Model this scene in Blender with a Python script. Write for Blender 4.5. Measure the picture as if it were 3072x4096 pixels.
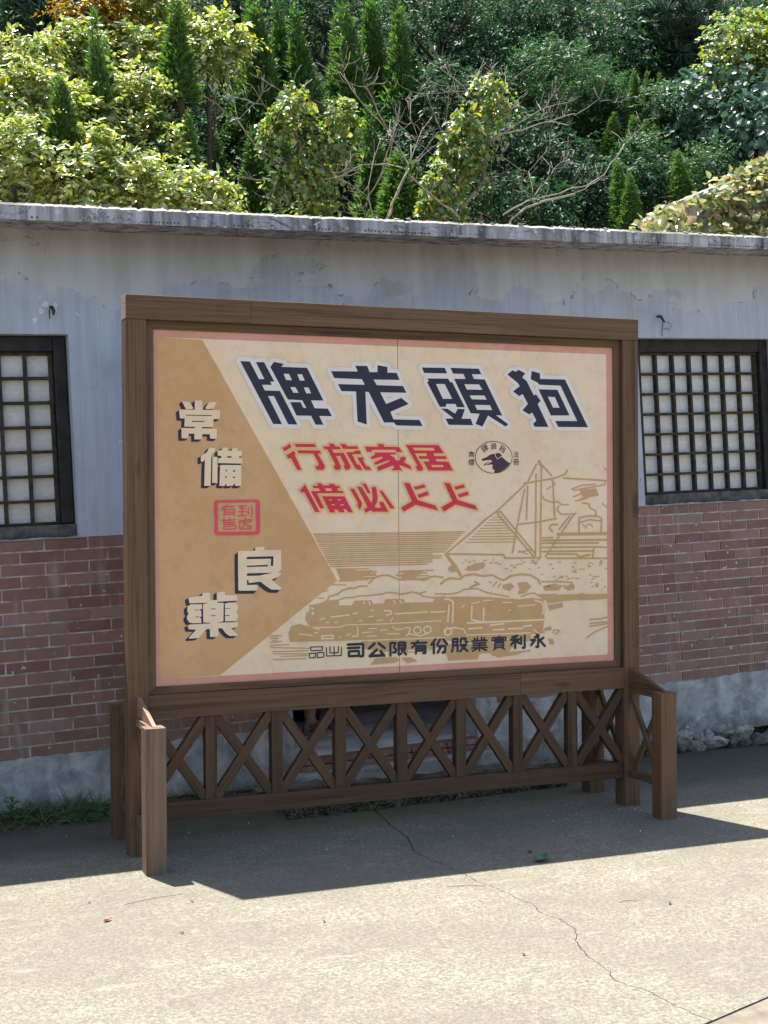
import bpy, bmesh, math, random
import numpy as np
from mathutils import Vector, Matrix, Quaternion
from mathutils.geometry import delaunay_2d_cdt

for o in list(bpy.data.objects):
    bpy.data.objects.remove(o)
scene = bpy.context.scene
COL = scene.collection
R = math.radians

# ---------------------------------------------------------------- camera
cam_d = bpy.data.cameras.new('camera')
cam = bpy.data.objects.new('camera', cam_d)
COL.objects.link(cam)
cam_d.lens = 48.92
cam_d.sensor_width = 36.0
cam_d.sensor_fit = 'AUTO'
cam_d.clip_start = 0.05
cam_d.clip_end = 500
RT = Vector((0.9080627, -0.4156079, -0.0518870))
DN = Vector((-0.0468930, 0.0222213, -0.9986527))
FW = Vector((0.4162009, 0.9092724, 0.0006892))
cam.matrix_world = Matrix(((RT.x, -DN.x, -FW.x, -1.47505), (RT.y, -DN.y, -FW.y, -6.11820), (RT.z, -DN.z, -FW.z, 1.47075), (0, 0, 0, 1)))
scene.camera = cam

# ---------------------------------------------------------------- sky, sun, exposure
SUN_TRAVEL = Vector((0.05472, -0.29085, -0.95520)).normalized()
world = bpy.data.worlds.new('World')
scene.world = world
world.use_nodes = True
wn = world.node_tree.nodes
wn.clear()
sky = wn.new('ShaderNodeTexSky')
sky.sky_type = 'NISHITA'
sky.sun_disc = False
sky.sun_elevation = R(72.8)
sky.sun_rotation = R(-10.7)
sky.air_density = 1.0
sky.dust_density = 1.2
sky.ozone_density = 1.0
bg = wn.new('ShaderNodeBackground')
bg.inputs['Strength'].default_value = 0.095
wo = wn.new('ShaderNodeOutputWorld')
world.node_tree.links.new(sky.outputs[0], bg.inputs[0])
world.node_tree.links.new(bg.outputs[0], wo.inputs[0])
sun_d = bpy.data.lights.new('sun', 'SUN')
sun_d.energy = 4.7
sun_d.angle = R(0.5)
sun_d.color = (1.0, 0.97, 0.92)
sun = bpy.data.objects.new('sun', sun_d)
COL.objects.link(sun)
sun.rotation_euler = (-SUN_TRAVEL).to_track_quat('Z', 'Y').to_euler()
sun.location = (0, 5, 30)
vs = scene.view_settings
vs.view_transform = 'Standard'
vs.look = 'None'
vs.gamma = 1.0
vs.use_curve_mapping = False
vs.exposure = 1.50
scene.render.engine = 'CYCLES'
scene.cycles.max_bounces = 8
scene.cycles.diffuse_bounces = 5

rng = np.random.default_rng(7)
random.seed(7)

# the paving falls about two degrees to the right; the board stands square on it
NB = Matrix(((0.9983438, 0.0437232, 0.0373885), (-0.0427195, 0.9987158, -0.0272352), (-0.0385313, 0.0255929, 0.9989296)))
GN = Vector((0.0373885, -0.0272352, 0.9989296))
def gz(x, y):
    return -(GN.x * x + GN.y * y) / GN.z

# ---------------------------------------------------------------- helpers: objects
def link(o):
    COL.objects.link(o)
    return o

def np_mesh(name, V, F, smooth=False):
    """V (n,3); F list of int arrays (m,k)."""
    me = bpy.data.meshes.new(name)
    V = np.asarray(V, dtype=np.float32)
    me.vertices.add(len(V))
    me.vertices.foreach_set('co', V.ravel())
    if not isinstance(F, (list, tuple)):
        F = [F]
    F = [np.asarray(f, dtype=np.int32) for f in F if len(f)]
    li = np.concatenate([f.ravel() for f in F])
    sizes = np.concatenate([np.full(len(f), f.shape[1], np.int32) for f in F])
    st = np.concatenate([[0], np.cumsum(sizes)[:-1]]).astype(np.int32)
    me.loops.add(len(li))
    me.loops.foreach_set('vertex_index', li)
    me.polygons.add(len(sizes))
    me.polygons.foreach_set('loop_start', st)
    if smooth:
        me.polygons.foreach_set('use_smooth', np.ones(len(sizes), bool))
    me.update(calc_edges=True)
    return me

class MB:
    def __init__(self):
        self.v, self.f = [], []
    def add(self, vs, fs):
        o = len(self.v)
        self.v += [tuple(p) for p in vs]
        self.f += [[i + o for i in f] for f in fs]
    def box(self, x0, x1, y0, y1, z0, z1):
        self.add([(x0, y0, z0), (x1, y0, z0), (x1, y1, z0), (x0, y1, z0), (x0, y0, z1), (x1, y0, z1), (x1, y1, z1), (x0, y1, z1)],
                 [(0, 3, 2, 1), (4, 5, 6, 7), (0, 1, 5, 4), (1, 2, 6, 5), (2, 3, 7, 6), (3, 0, 4, 7)])
    def prism(self, poly, vec):
        """poly: 3-D points of a flat outline, pushed along vec."""
        n = len(poly)
        vec = Vector(vec)
        vs = [Vector(p) for p in poly] + [Vector(p) + vec for p in poly]
        fs = [list(range(n))[::-1], list(range(n, 2 * n))] + [(i, (i + 1) % n, n + (i + 1) % n, n + i) for i in range(n)]
        self.add(vs, fs)
    def tube(self, pts, rads, sides=6, cap=True):
        pts = [Vector(p) for p in pts]
        n = len(pts)
        rings = []
        up = Vector((0.31, 0.22, 0.92))
        for i, p in enumerate(pts):
            d = (pts[min(i + 1, n - 1)] - pts[max(i - 1, 0)])
            d = d.normalized() if d.length > 1e-9 else Vector((0, 0, 1))
            a = d.cross(up)
            a = a.normalized() if a.length > 1e-4 else Vector((1, 0, 0))
            b = d.cross(a)
            r = rads[i]
            rings.append([p + a * (math.cos(2 * math.pi * k / sides) * r) + b * (math.sin(2 * math.pi * k / sides) * r) for k in range(sides)])
        vs = [q for ring in rings for q in ring]
        fs = []
        for i in range(n - 1):
            for k in range(sides):
                k2 = (k + 1) % sides
                fs.append((i * sides + k, i * sides + k2, (i + 1) * sides + k2, (i + 1) * sides + k))
        if cap:
            fs.append(tuple(range(sides))[::-1])
            fs.append(tuple((n - 1) * sides + k for k in range(sides)))
        self.add(vs, fs)
    def lathe(self, prof, cx, cy, n=20):
        vs, fs = [], []
        for r, z in prof:
            for k in range(n):
                a = 2 * math.pi * k / n
                vs.append((cx + r * math.cos(a), cy + r * math.sin(a), z))
        for i in range(len(prof) - 1):
            for k in range(n):
                k2 = (k + 1) % n
                fs.append((i * n + k, i * n + k2, (i + 1) * n + k2, (i + 1) * n + k))
        fs.append(tuple(range(n))[::-1])
        fs.append(tuple((len(prof) - 1) * n + k for k in range(n)))
        self.add(vs, fs)
    def mesh(self, name, smooth=False):
        me = bpy.data.meshes.new(name)
        me.from_pydata(self.v, [], self.f)
        if smooth:
            me.polygons.foreach_set('use_smooth', np.ones(len(me.polygons), bool))
        me.update()
        return me
    def build(self, name, mat, parent=None, smooth=False, bevel=0, shift=None):
        if shift is not None:
            self.v = [(p[0] - shift[0], p[1] - shift[1], p[2] - shift[2]) for p in self.v]
        return obj(name, self.mesh(name, smooth), mat, parent, bevel)

def obj(name, me, mat=None, parent=None, bevel=0):
    o = bpy.data.objects.new(name, me)
    if mat is not None and not me.materials:
        me.materials.append(mat)
    link(o)
    if parent is not None:
        o.parent = parent
    if bevel:
        m = o.modifiers.new('edge', 'BEVEL')
        m.width = bevel
        m.segments = 2
        m.limit_method = 'ANGLE'
    return o

def thing(name, label, cat, loc=(0, 0, 0), group=None, rot=None):
    o = bpy.data.objects.new(name, None)
    o.empty_display_size = 0.1
    link(o)
    o.location = loc
    if rot is not None:
        o.rotation_euler = rot
    return tag(o, label, cat, group)

def tag(o, label, cat, group=None):
    o['label'] = label
    o['category'] = cat
    if group:
        o['group'] = group
    return o

def kind(o, k):
    o['kind'] = k
    return o

# ---------------------------------------------------------------- helpers: materials
class NT:
    def __init__(self, name):
        self.m = bpy.data.materials.new(name)
        self.m.use_nodes = True
        self.t = self.m.node_tree
        self.t.nodes.clear()
        self.out = self.n('ShaderNodeOutputMaterial')
    def n(self, typ, **kw):
        nd = self.t.nodes.new(typ)
        for k, v in kw.items():
            setattr(nd, k, v)
        return nd
    def l(self, a, b):
        self.t.links.new(a, b)
    def coord(self, scale=(1, 1, 1), which='Object', rand=0.0, warp=0.0):
        tc = self.n('ShaderNodeTexCoord')
        src = tc.outputs[which]
        if rand:
            oi = self.n('ShaderNodeObjectInfo')
            mu = self.n('ShaderNodeVectorMath', operation='SCALE')
            cb = self.n('ShaderNodeCombineXYZ')
            for i in range(3):
                self.l(oi.outputs['Random'], cb.inputs[i])
            self.l(cb.outputs[0], mu.inputs[0])
            mu.inputs['Scale'].default_value = rand
            ad = self.n('ShaderNodeVectorMath', operation='ADD')
            self.l(src, ad.inputs[0])
            self.l(mu.outputs[0], ad.inputs[1])
            src = ad.outputs[0]
        mp = self.n('ShaderNodeMapping')
        mp.inputs['Scale'].default_value = scale
        self.l(src, mp.inputs[0])
        return mp.outputs[0]
    def noise(self, vec, scale, detail=4, rough=0.55, dist=0.0, out='Fac'):
        nd = self.n('ShaderNodeTexNoise')
        nd.inputs['Scale'].default_value = scale
        nd.inputs['Detail'].default_value = detail
        nd.inputs['Roughness'].default_value = rough
        nd.inputs['Distortion'].default_value = dist
        self.l(vec, nd.inputs['Vector'])
        return nd.outputs[out]
    def ramp(self, fac, stops, interp='LINEAR'):
        nd = self.n('ShaderNodeValToRGB')
        cr = nd.color_ramp
        cr.interpolation = interp
        while len(cr.elements) < len(stops):
            cr.elements.new(0.5)
        for e, (p, c) in zip(cr.elements, stops):
            e.position = p
            e.color = (c, c, c, 1) if isinstance(c, (int, float)) else (*c, 1)
        self.l(fac, nd.inputs[0])
        return nd.outputs[0]
    def mix(self, fac, a, b, blend='MIX'):
        nd = self.n('ShaderNodeMix', data_type='RGBA', blend_type=blend)
        for sock, v in ((nd.inputs[0], fac), (nd.inputs[6], a), (nd.inputs[7], b)):
            if isinstance(v, (int, float)):
                sock.default_value = v
            elif isinstance(v, tuple):
                sock.default_value = (*v, 1) if len(v) == 3 else v
            else:
                self.l(v, sock)
        return nd.outputs[2]
    def math(self, op, a, b=0.0, c=None):
        nd = self.n('ShaderNodeMath', operation=op)
        for sock, v in zip(nd.inputs, (a, b, c)):
            if v is None:
                continue
            if isinstance(v, (int, float)):
                sock.default_value = v
            else:
                self.l(v, sock)
        return nd.outputs[0]
    def bump(self, h, strength=0.3, dist=0.01):
        nd = self.n('ShaderNodeBump')
        nd.inputs['Strength'].default_value = strength
        nd.inputs['Distance'].default_value = dist
        self.l(h, nd.inputs['Height'])
        return nd.outputs[0]
    def principled(self, col, rough=0.7, spec=0.3, normal=None):
        p = self.n('ShaderNodeBsdfPrincipled')
        for sock, v in ((p.inputs['Base Color'], col), (p.inputs['Roughness'], rough)):
            if isinstance(v, tuple):
                sock.default_value = (*v, 1)
            elif isinstance(v, (int, float)):
                sock.default_value = v
            else:
                self.l(v, sock)
        p.inputs['Specular IOR Level'].default_value = spec
        if normal is not None:
            self.l(normal, p.inputs['Normal'])
        self.last = p
        return p.outputs[0]
    def done(self, sh):
        self.l(sh, self.out.inputs[0])
        return self.m

def simple(name, col, rough=0.7, spec=0.3, var=0.25, scale=8.0, bump=0.2, bdist=0.004, rand=3.0, detail=5):
    t = NT(name)
    v = t.coord(rand=rand)
    n = t.noise(v, scale, detail)
    c = t.mix(t.ramp(n, [(0.3, 0.0), (0.7, 1.0)]), tuple(x * (1 - var) for x in col), tuple(min(1, x * (1 + var)) for x in col))
    return t.done(t.principled(c, rough, spec, t.bump(t.noise(v, scale * 6, 3), bump, bdist)))

def sep(t, which='Object'):
    tc = t.n('ShaderNodeTexCoord')
    s = t.n('ShaderNodeSeparateXYZ')
    t.l(tc.outputs[which], s.inputs[0])
    return s.outputs

def wood_mat(name, dark, mid, pale, wear=0.25):
    t = NT(name)
    v = t.coord((0.55, 24, 24), rand=40.0)
    g = t.noise(v, 2.2, 6, 0.62, 0.7)
    fine = t.noise(t.coord((1.2, 150, 150), rand=40.0), 1.5, 4, 0.6, 0.2)
    big = t.noise(t.coord((1, 2.4, 2.4), rand=40.0), 2.0, 3)
    c = t.ramp(g, [(0.30, tuple(a * .8 for a in dark)), (0.44, mid), (0.56, tuple(a * 0.8 + b * 0.2 for a, b in zip(mid, pale))), (0.74, tuple(a * 0.45 + b * 0.55 for a, b in zip(mid, pale)))])
    c = t.mix(t.math('MULTIPLY', t.ramp(fine, [(0.53, 0.0), (0.66, 1.0)]), 0.65), c, dark)
    kn = t.noise(t.coord((2.2, 9, 9), rand=40.0), 1.0, 2, 0.5)
    c = t.mix(t.math('MULTIPLY', t.ramp(kn, [(0.69, 0.0), (0.74, 1.0)]), 0.7), c, dark)
    c = t.mix(t.math('MULTIPLY', t.ramp(big, [(0.5, 0.0), (0.75, 1.0)]), wear), c, pale)
    oi = t.n('ShaderNodeObjectInfo')
    hv = t.n('ShaderNodeHueSaturation')
    t.l(t.math('MULTIPLY_ADD', oi.outputs['Random'], 0.35, 0.82), hv.inputs['Value'])
    t.l(c, hv.inputs['Color'])
    h = t.mix(0.5, g, fine)
    return t.done(t.principled(hv.outputs[0], 0.62, 0.3, t.bump(h, 0.35, 0.003)))

def leaf_mat(name, cols, rough=0.42, trans=0.35, spec=0.45, tval=1.5):
    t = NT(name)
    ge = t.n('ShaderNodeNewGeometry')
    k = len(cols)
    c = t.ramp(ge.outputs['Random Per Island'], [(i / max(1, k - 1), cc) for i, cc in enumerate(cols)])
    p = t.principled(c, rough, spec)
    tr = t.n('ShaderNodeBsdfTranslucent')
    hs = t.n('ShaderNodeHueSaturation')
    hs.inputs['Saturation'].default_value = 1.2
    hs.inputs['Value'].default_value = tval
    t.l(c, hs.inputs['Color'])
    t.l(hs.outputs[0], tr.inputs[0])
    mx = t.n('ShaderNodeMixShader')
    mx.inputs[0].default_value = trans
    t.l(p, mx.inputs[1])
    t.l(tr.outputs[0], mx.inputs[2])
    return t.done(mx.outputs[0])

# ---------------------------------------------------------------- materials: ground and building
def concrete_mat():
    t = NT('paving_concrete')
    v = t.coord()
    fine = t.noise(v, 130, 3, 0.6)
    agg = t.noise(v, 62, 4, 0.8, 0.3)
    mid = t.noise(v, 7, 6, 0.62)
    big = t.noise(t.coord((1, 1.6, 1)), 1.3, 5, 0.55)
    streak = t.noise(t.coord((2.2, 9, 1)), 2.0, 5, 0.6, 0.8)
    c = t.ramp(agg, [(0.34, (0.105, 0.093, 0.066)), (0.5, (0.178, 0.160, 0.118)), (0.66, (0.310, 0.283, 0.212))])
    c = t.mix(t.math('MULTIPLY', t.ramp(fine, [(0.52, 0.0), (0.66, 1.0)]), 0.6), c, (0.37, 0.34, 0.262))
    c = t.mix(t.math('MULTIPLY', t.ramp(mid, [(0.4, 1.0), (0.62, 0.0)]), 0.30), c, (0.125, 0.113, 0.088))
    c = t.mix(t.math('MULTIPLY', t.ramp(big, [(0.42, 1.0), (0.6, 0.0)]), 0.42), c, (0.130, 0.118, 0.092))
    c = t.mix(t.math('MULTIPLY', t.ramp(streak, [(0.58, 0.0), (0.7, 1.0)]), 0.35), c, (0.30, 0.278, 0.218))
    # grime and moss strip along the building, darkened further to paint in the eave's shade
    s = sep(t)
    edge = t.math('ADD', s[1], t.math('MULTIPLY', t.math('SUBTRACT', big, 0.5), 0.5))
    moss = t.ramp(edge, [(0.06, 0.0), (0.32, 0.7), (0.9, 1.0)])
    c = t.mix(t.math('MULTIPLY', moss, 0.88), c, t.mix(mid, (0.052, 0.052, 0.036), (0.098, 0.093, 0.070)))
    h = t.mix(0.5, fine, agg)
    return t.done(t.principled(c, 0.85, 0.2, t.bump(h, 0.35, 0.004)))

def plaster_mat():
    t = NT('aged_plaster')
    s = sep(t)
    v = t.coord()
    streak = t.noise(t.coord((26, 26, 0.9)), 1.0, 5, 0.6)
    streak2 = t.noise(t.coord((70, 70, 2.2)), 1.0, 4, 0.6)
    mid = t.noise(v, 3.2, 6, 0.6, 0.4)
    big = t.noise(t.coord((1.0, 1, 1.3)), 1.1, 5, 0.6)
    fine = t.noise(v, 60, 4, 0.6)
    base = t.mix(t.ramp(big, [(0.35, 0.0), (0.65, 1.0)]), (0.40, 0.445, 0.52), (0.48, 0.52, 0.585))
    c = t.mix(t.math('MULTIPLY', t.ramp(streak, [(0.46, 0.0), (0.62, 1.0)]), 0.36), base, (0.31, 0.345, 0.405))
    c = t.mix(t.math('MULTIPLY', t.ramp(streak2, [(0.54, 0.0), (0.66, 1.0)]), 0.34), c, (0.62, 0.66, 0.72))
    c = t.mix(t.math('MULTIPLY', t.ramp(mid, [(0.52, 0.0), (0.72, 1.0)]), 0.55), c, (0.33, 0.34, 0.35))
    # coat of newer render peeling off below the eave, ragged lower edge
    lev = t.math('ADD', s[2], t.math('MULTIPLY', t.math('SUBTRACT', big, 0.5), 1.5))
    lev2 = t.math('ADD', lev, t.math('MULTIPLY', t.math('SUBTRACT', mid, 0.5), 0.28))
    skim = t.ramp(lev2, [(0.0, 0.0), (1.0, 1.0)])
    mr = t.n('ShaderNodeMapRange')
    t.l(lev2, mr.inputs[0])
    mr.inputs[1].default_value = 2.74
    mr.inputs[2].default_value = 2.765
    c = t.mix(t.math('MULTIPLY', mr.outputs[0], 0.72), c, t.mix(mid, (0.47, 0.49, 0.51), (0.56, 0.575, 0.59)))
    rim = t.n('ShaderNodeMapRange')
    t.l(t.math('ABSOLUTE', t.math('SUBTRACT', lev2, 2.750)), rim.inputs[0])
    rim.inputs[1].default_value = 0.004
    rim.inputs[2].default_value = 0.014
    rim.inputs[3].default_value = 1.0
    rim.inputs[4].default_value = 0.0
    spots = t.ramp(t.noise(v, 9, 4, 0.7), [(0.55, 0.0), (0.62, 1.0)])
    c = t.mix(t.math('MULTIPLY', t.math('MULTIPLY', rim.outputs[0], spots), 0.75), c, (0.13, 0.12, 0.11))
    # brown water stains creeping down from the slab
    st = t.n('ShaderNodeMapRange')
    t.l(t.math('ADD', s[2], t.math('MULTIPLY', t.math('SUBTRACT', t.noise(t.coord((6, 6, 1.0)), 1.0, 5, 0.6), 0.5), 0.75)), st.inputs[0])
    st.inputs[1].default_value = 2.70
    st.inputs[2].default_value = 3.08
    c = t.mix(t.math('MULTIPLY', st.outputs[0], 0.68), c, t.mix(mid, (0.20, 0.185, 0.155), (0.32, 0.30, 0.26)))
    # hairline cracks here and there
    ck = t.noise(t.coord((1, 1, 1.6)), 1.9, 6, 0.62, 1.2)
    gate = t.ramp(t.noise(v, 1.7, 3), [(0.52, 0.0), (0.58, 1.0)])
    c = t.mix(t.math('MULTIPLY', t.math('MULTIPLY', t.ramp(t.math('ABSOLUTE', t.math('SUBTRACT', ck, 0.5)), [(0.0, 1.0), (0.0035, 0.0)]), gate), 0.7), c, (0.10, 0.10, 0.10))
    # chips and pits
    chip = t.ramp(t.noise(v, 16, 2, 0.5), [(0.735, 0.0), (0.75, 1.0)])
    c = t.mix(t.math('MULTIPLY', chip, 0.8), c, (0.62, 0.62, 0.60))
    pit = t.ramp(t.noise(t.coord((1, 1, 1.2)), 21, 2, 0.5), [(0.76, 0.0), (0.775, 1.0)])
    c = t.mix(pit, c, (0.09, 0.085, 0.08))
    h = t.mix(0.4, t.mix(0.5, fine, mid), mr.outputs[0])
    return t.done(t.principled(c, 0.88, 0.15, t.bump(h, 0.4, 0.006)))

def brick_mat():
    t = NT('brown_tile_brick')
    v = t.coord(rand=30.0)
    oi = t.n('ShaderNodeObjectInfo')
    base = t.ramp(oi.outputs['Random'], [(0, (0.175, 0.088, 0.066)), (0.35, (0.225, 0.118, 0.090)), (0.7, (0.265, 0.145, 0.112)), (0.88, (0.200, 0.112, 0.092)), (1, (0.300, 0.185, 0.150))])
    n = t.noise(v, 14, 5, 0.6)
    c = t.mix(t.math('MULTIPLY', t.ramp(n, [(0.45, 0.0), (0.75, 1.0)]), 0.28), base, (0.35, 0.245, 0.21))
    w = t.coord(which='Object')
    tc = t.n('ShaderNodeNewGeometry')
    drip = t.n('ShaderNodeTexNoise')
    mp = t.n('ShaderNodeMapping')
    mp.inputs['Scale'].default_value = (17, 17, 3.0)
    t.l(tc.outputs['Position'], mp.inputs[0])
    t.l(mp.outputs[0], drip.inputs['Vector'])
    drip.inputs['Scale'].default_value = 1.0
    drip.inputs['Detail'].default_value = 5
    c = t.mix(t.math('MULTIPLY', t.ramp(drip.outputs[0], [(0.58, 0.0), (0.72, 1.0)]), 0.38), c, (0.44, 0.39, 0.36))
    spk = t.n('ShaderNodeTexNoise')
    t.l(tc.outputs['Position'], spk.inputs['Vector'])
    spk.inputs['Scale'].default_value = 30
    spk.inputs['Detail'].default_value = 2
    c = t.mix(t.ramp(spk.outputs[0], [(0.715, 0.0), (0.735, 1.0)]), c, (0.52, 0.49, 0.47))
    return t.done(t.principled(c, 0.6, 0.3, t.bump(t.noise(v, 60, 4), 0.25, 0.003)))

def slab_mat():
    t = NT('weathered_slab')
    v = t.coord()
    st = t.noise(t.coord((14, 14, 1.2)), 1.0, 6, 0.65, 0.3)
    mid = t.noise(v, 5, 6, 0.65)
    c = t.ramp(st, [(0.34, (0.10, 0.10, 0.102)), (0.45, (0.27, 0.27, 0.275)), (0.60, (0.50, 0.50, 0.51))])
    c = t.mix(t.math('MULTIPLY', t.ramp(mid, [(0.5, 0.0), (0.66, 1.0)]), 0.6), c, (0.15, 0.15, 0.155))
    ck = t.noise(t.coord((1, 1, 2.2)), 2.6, 5, 0.6, 1.0)
    c = t.mix(t.math('MULTIPLY', t.ramp(t.math('ABSOLUTE', t.math('SUBTRACT', ck, 0.5)), [(0.0, 1.0), (0.012, 0.0)]), 0.85), c, (0.05, 0.05, 0.05))
    c = t.mix(t.ramp(t.noise(v, 24, 3, 0.6), [(0.62, 0.0), (0.68, 1.0)]), c, (0.55, 0.55, 0.54))
    return t.done(t.principled(c, 0.9, 0.15, t.bump(t.noise(v, 30, 5, 0.7), 0.35, 0.006)))

def soffit_mat():
    t = NT('stained_soffit')
    v = t.coord((1, 5, 1))
    n = t.noise(v, 2.4, 6, 0.6, 0.8)
    c = t.ramp(n, [(0.35, (0.20, 0.175, 0.14)), (0.46, (0.42, 0.38, 0.32)), (0.7, (0.52, 0.48, 0.41))])
    return t.done(t.principled(c, 0.9, 0.1, t.bump(n, 0.4, 0.01)))

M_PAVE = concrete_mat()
M_PLASTER = plaster_mat()
M_BRICK = brick_mat()
M_SLAB = slab_mat()
M_SOFFIT = soffit_mat()
M_SOIL = simple('dark_soil', (0.030, 0.024, 0.017), 0.95, 0.1, 0.5, 20, 0.8, 0.02)
def plinth_mat():
    t = NT('cement_plinth')
    v = t.coord()
    a = t.noise(v, 7, 7, 0.68, 0.3)
    b = t.noise(t.coord((9, 9, 2)), 1.5, 5, 0.6)
    c = t.ramp(a, [(0.32, (0.20, 0.198, 0.195)), (0.5, (0.37, 0.367, 0.36)), (0.68, (0.56, 0.555, 0.54))])
    c = t.mix(t.math('MULTIPLY', t.ramp(b, [(0.55, 0.0), (0.7, 1.0)]), 0.5), c, (0.12, 0.12, 0.115))
    s = sep(t)
    lo = t.n('ShaderNodeMapRange')
    t.l(t.math('ADD', s[2], t.math('MULTIPLY', a, 0.25)), lo.inputs[0])
    lo.inputs[1].default_value = 0.24
    lo.inputs[2].default_value = 0.12
    c = t.mix(t.math('MULTIPLY', lo.outputs[0], 0.6), c, (0.10, 0.105, 0.075))
    return t.done(t.principled(c, 0.9, 0.15, t.bump(t.mix(0.5, a, t.noise(v, 50, 4)), 0.5, 0.008)))
M_PLINTH = plinth_mat()
M_MORTAR = simple('pale_mortar', (0.46, 0.42, 0.39), 0.9, 0.1, 0.5, 14)
M_STEP = simple('mossy_step', (0.13, 0.125, 0.095), 0.9, 0.1, 0.6, 9, 0.6, 0.01)
M_MOSS = simple('moss', (0.032, 0.036, 0.016), 0.95, 0.05, 0.5, 30, 0.8, 0.01)
def stone_mat():
    t = NT('rubble_stone')
    oi = t.n('ShaderNodeObjectInfo')
    v = t.coord(rand=9.0)
    base = t.ramp(oi.outputs['Random'], [(0, (0.17, 0.165, 0.145)), (0.35, (0.34, 0.325, 0.29)), (0.7, (0.52, 0.50, 0.45)), (1, (0.25, 0.24, 0.20))])
    n = t.noise(v, 2.2, 6, 0.65)
    c = t.mix(t.math('MULTIPLY', t.ramp(n, [(0.45, 0.0), (0.62, 1.0)]), 0.7), base, (0.13, 0.125, 0.095))
    return t.done(t.principled(c, 0.9, 0.15, t.bump(t.noise(v, 7, 5), 0.8, 0.03)))
M_STONE = stone_mat()
M_LEDGE = simple('grey_ledge', (0.30, 0.30, 0.29), 0.9, 0.15, 0.4, 10, 0.5, 0.008)
M_FRAME = simple('black_timber', (0.018, 0.016, 0.014), 0.6, 0.35, 0.7, 16, 0.5, 0.004)
M_MUNTIN = simple('worn_muntin_timber', (0.048, 0.039, 0.027), 0.7, 0.25, 0.55, 25, 0.4, 0.003)
M_SILL = simple('grey_timber_sill', (0.105, 0.100, 0.088), 0.8, 0.2, 0.6, 18, 0.5, 0.004)
def pane_mat():
    t = NT('frosted_pane')
    v = t.coord((1, 1, 2.5), rand=20.0)
    n = t.noise(v, 26, 4, 0.6)
    c = t.ramp(n, [(0.3, (0.55, 0.54, 0.51)), (0.7, (0.70, 0.69, 0.66))])
    st = t.noise(t.coord((1, 1, 1), rand=20.0), 5, 4, 0.6)
    c = t.mix(t.math('MULTIPLY', t.ramp(st, [(0.6, 0.0), (0.72, 1.0)]), 0.55), c, (0.36, 0.32, 0.25))
    return t.done(t.principled(c, 0.42, 0.4, t.bump(t.noise(v, 9, 3), 0.25, 0.006)))
M_PANE = pane_mat()
M_INNER = simple('dim_room_plaster', (0.42, 0.41, 0.37), 0.9, 0.1, 0.2, 3)
M_INFLOOR = simple('room_floor_cement', (0.62, 0.60, 0.55), 0.6, 0.3, 0.35, 5)

# ---------------------------------------------------------------- ground, paving, hill
def plane_sheet(name, poly, dz, thick, mat):
    """paving with a vertical edge, poly = plan outline"""
    n = len(poly)
    ar = sum(poly[i][0] * poly[(i + 1) % n][1] - poly[(i + 1) % n][0] * poly[i][1] for i in range(n))
    if ar < 0:
        poly = poly[::-1]
    r = delaunay_2d_cdt([Vector(p) for p in poly], [], [list(range(n))], 0, 1e-6, True)
    tris = [f for f, g in zip(r[2], r[5]) if g]
    mb = MB()
    mb.add([(v[0], v[1], gz(v[0], v[1]) + dz) for v in r[0]], tris)
    top = [(x, y, gz(x, y) + dz) for x, y in poly]
    mb.add(top + [(x, y, z - thick) for x, y, z in top], [(i, n + i, n + (i + 1) % n, (i + 1) % n) for i in range(n)])
    me = mb.mesh(name)
    return kind(obj(name, me, mat), 'structure')

mb = MB()
E = 160
pts = [(-E, -E), (E, -E), (E, E), (-E, E)]
mb.add([(x, y, gz(x, y) - 0.035) for x, y in pts], [(0, 1, 2, 3)])
kind(mb.build('ground', M_SOIL), 'structure')

CR = [(1.42, 1.30), (1.40, 0.80), (1.368, 0.397), (1.304, 0.088), (1.264, -0.204), (1.181, -0.45), (1.183, -0.586), (1.203, -0.704), (1.204, -0.831), (1.21, -0.935), (1.195, -1.014), (1.225, -1.135), (1.226, -1.264), (1.243, -1.378), (1.213, -1.499), (1.23, -1.621), (1.216, -1.739), (1.147, -1.84), (1.104, -1.974), (1.087, -2.087), (1.076, -2.172), (1.045, -2.232), (1.062, -2.325), (1.085, -2.394), (1.083, -2.507), (1.087, -2.596), (1.106, -2.668)]
fr = []
for (a, b), (c, d) in zip(CR[:-1], CR[1:]):
    k = max(2, int(math.hypot(c - a, d - b) / 0.022))
    for i in range(k):
        u = i / k
        fr.append((a + (c - a) * u + (random.uniform(-.007, .007) if i else 0), b + (d - b) * u))
fr.append(CR[-1])
def crw(y):
    return 0.0011 + 0.0022 * max(0, min(1, (y + 0.9) / 0.9)) + random.uniform(0, 0.0012)
JL, JR = (-26.0, -2.668 - 27.1 * 0.308), (26.0, -2.668 + 24.9 * 0.308)
lef = [(x - crw(y), y) for x, y in fr]
rig = [(x + crw(y), y) for x, y in fr]
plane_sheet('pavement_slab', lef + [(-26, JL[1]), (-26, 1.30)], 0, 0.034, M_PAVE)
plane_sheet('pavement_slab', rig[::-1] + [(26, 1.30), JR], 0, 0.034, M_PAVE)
JW = 0.008
M_PAVE2 = simple('buff_concrete', (0.185, 0.155, 0.118), 0.88, 0.15, 0.3, 12, 0.5, 0.005, 0)
plane_sheet('pavement_slab', [(-26, JL[1] - JW), (1.106, -2.668 - JW), (26, JR[1] - JW), (26, -60), (-26, -60)], -0.002, 0.032, M_PAVE2)

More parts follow.
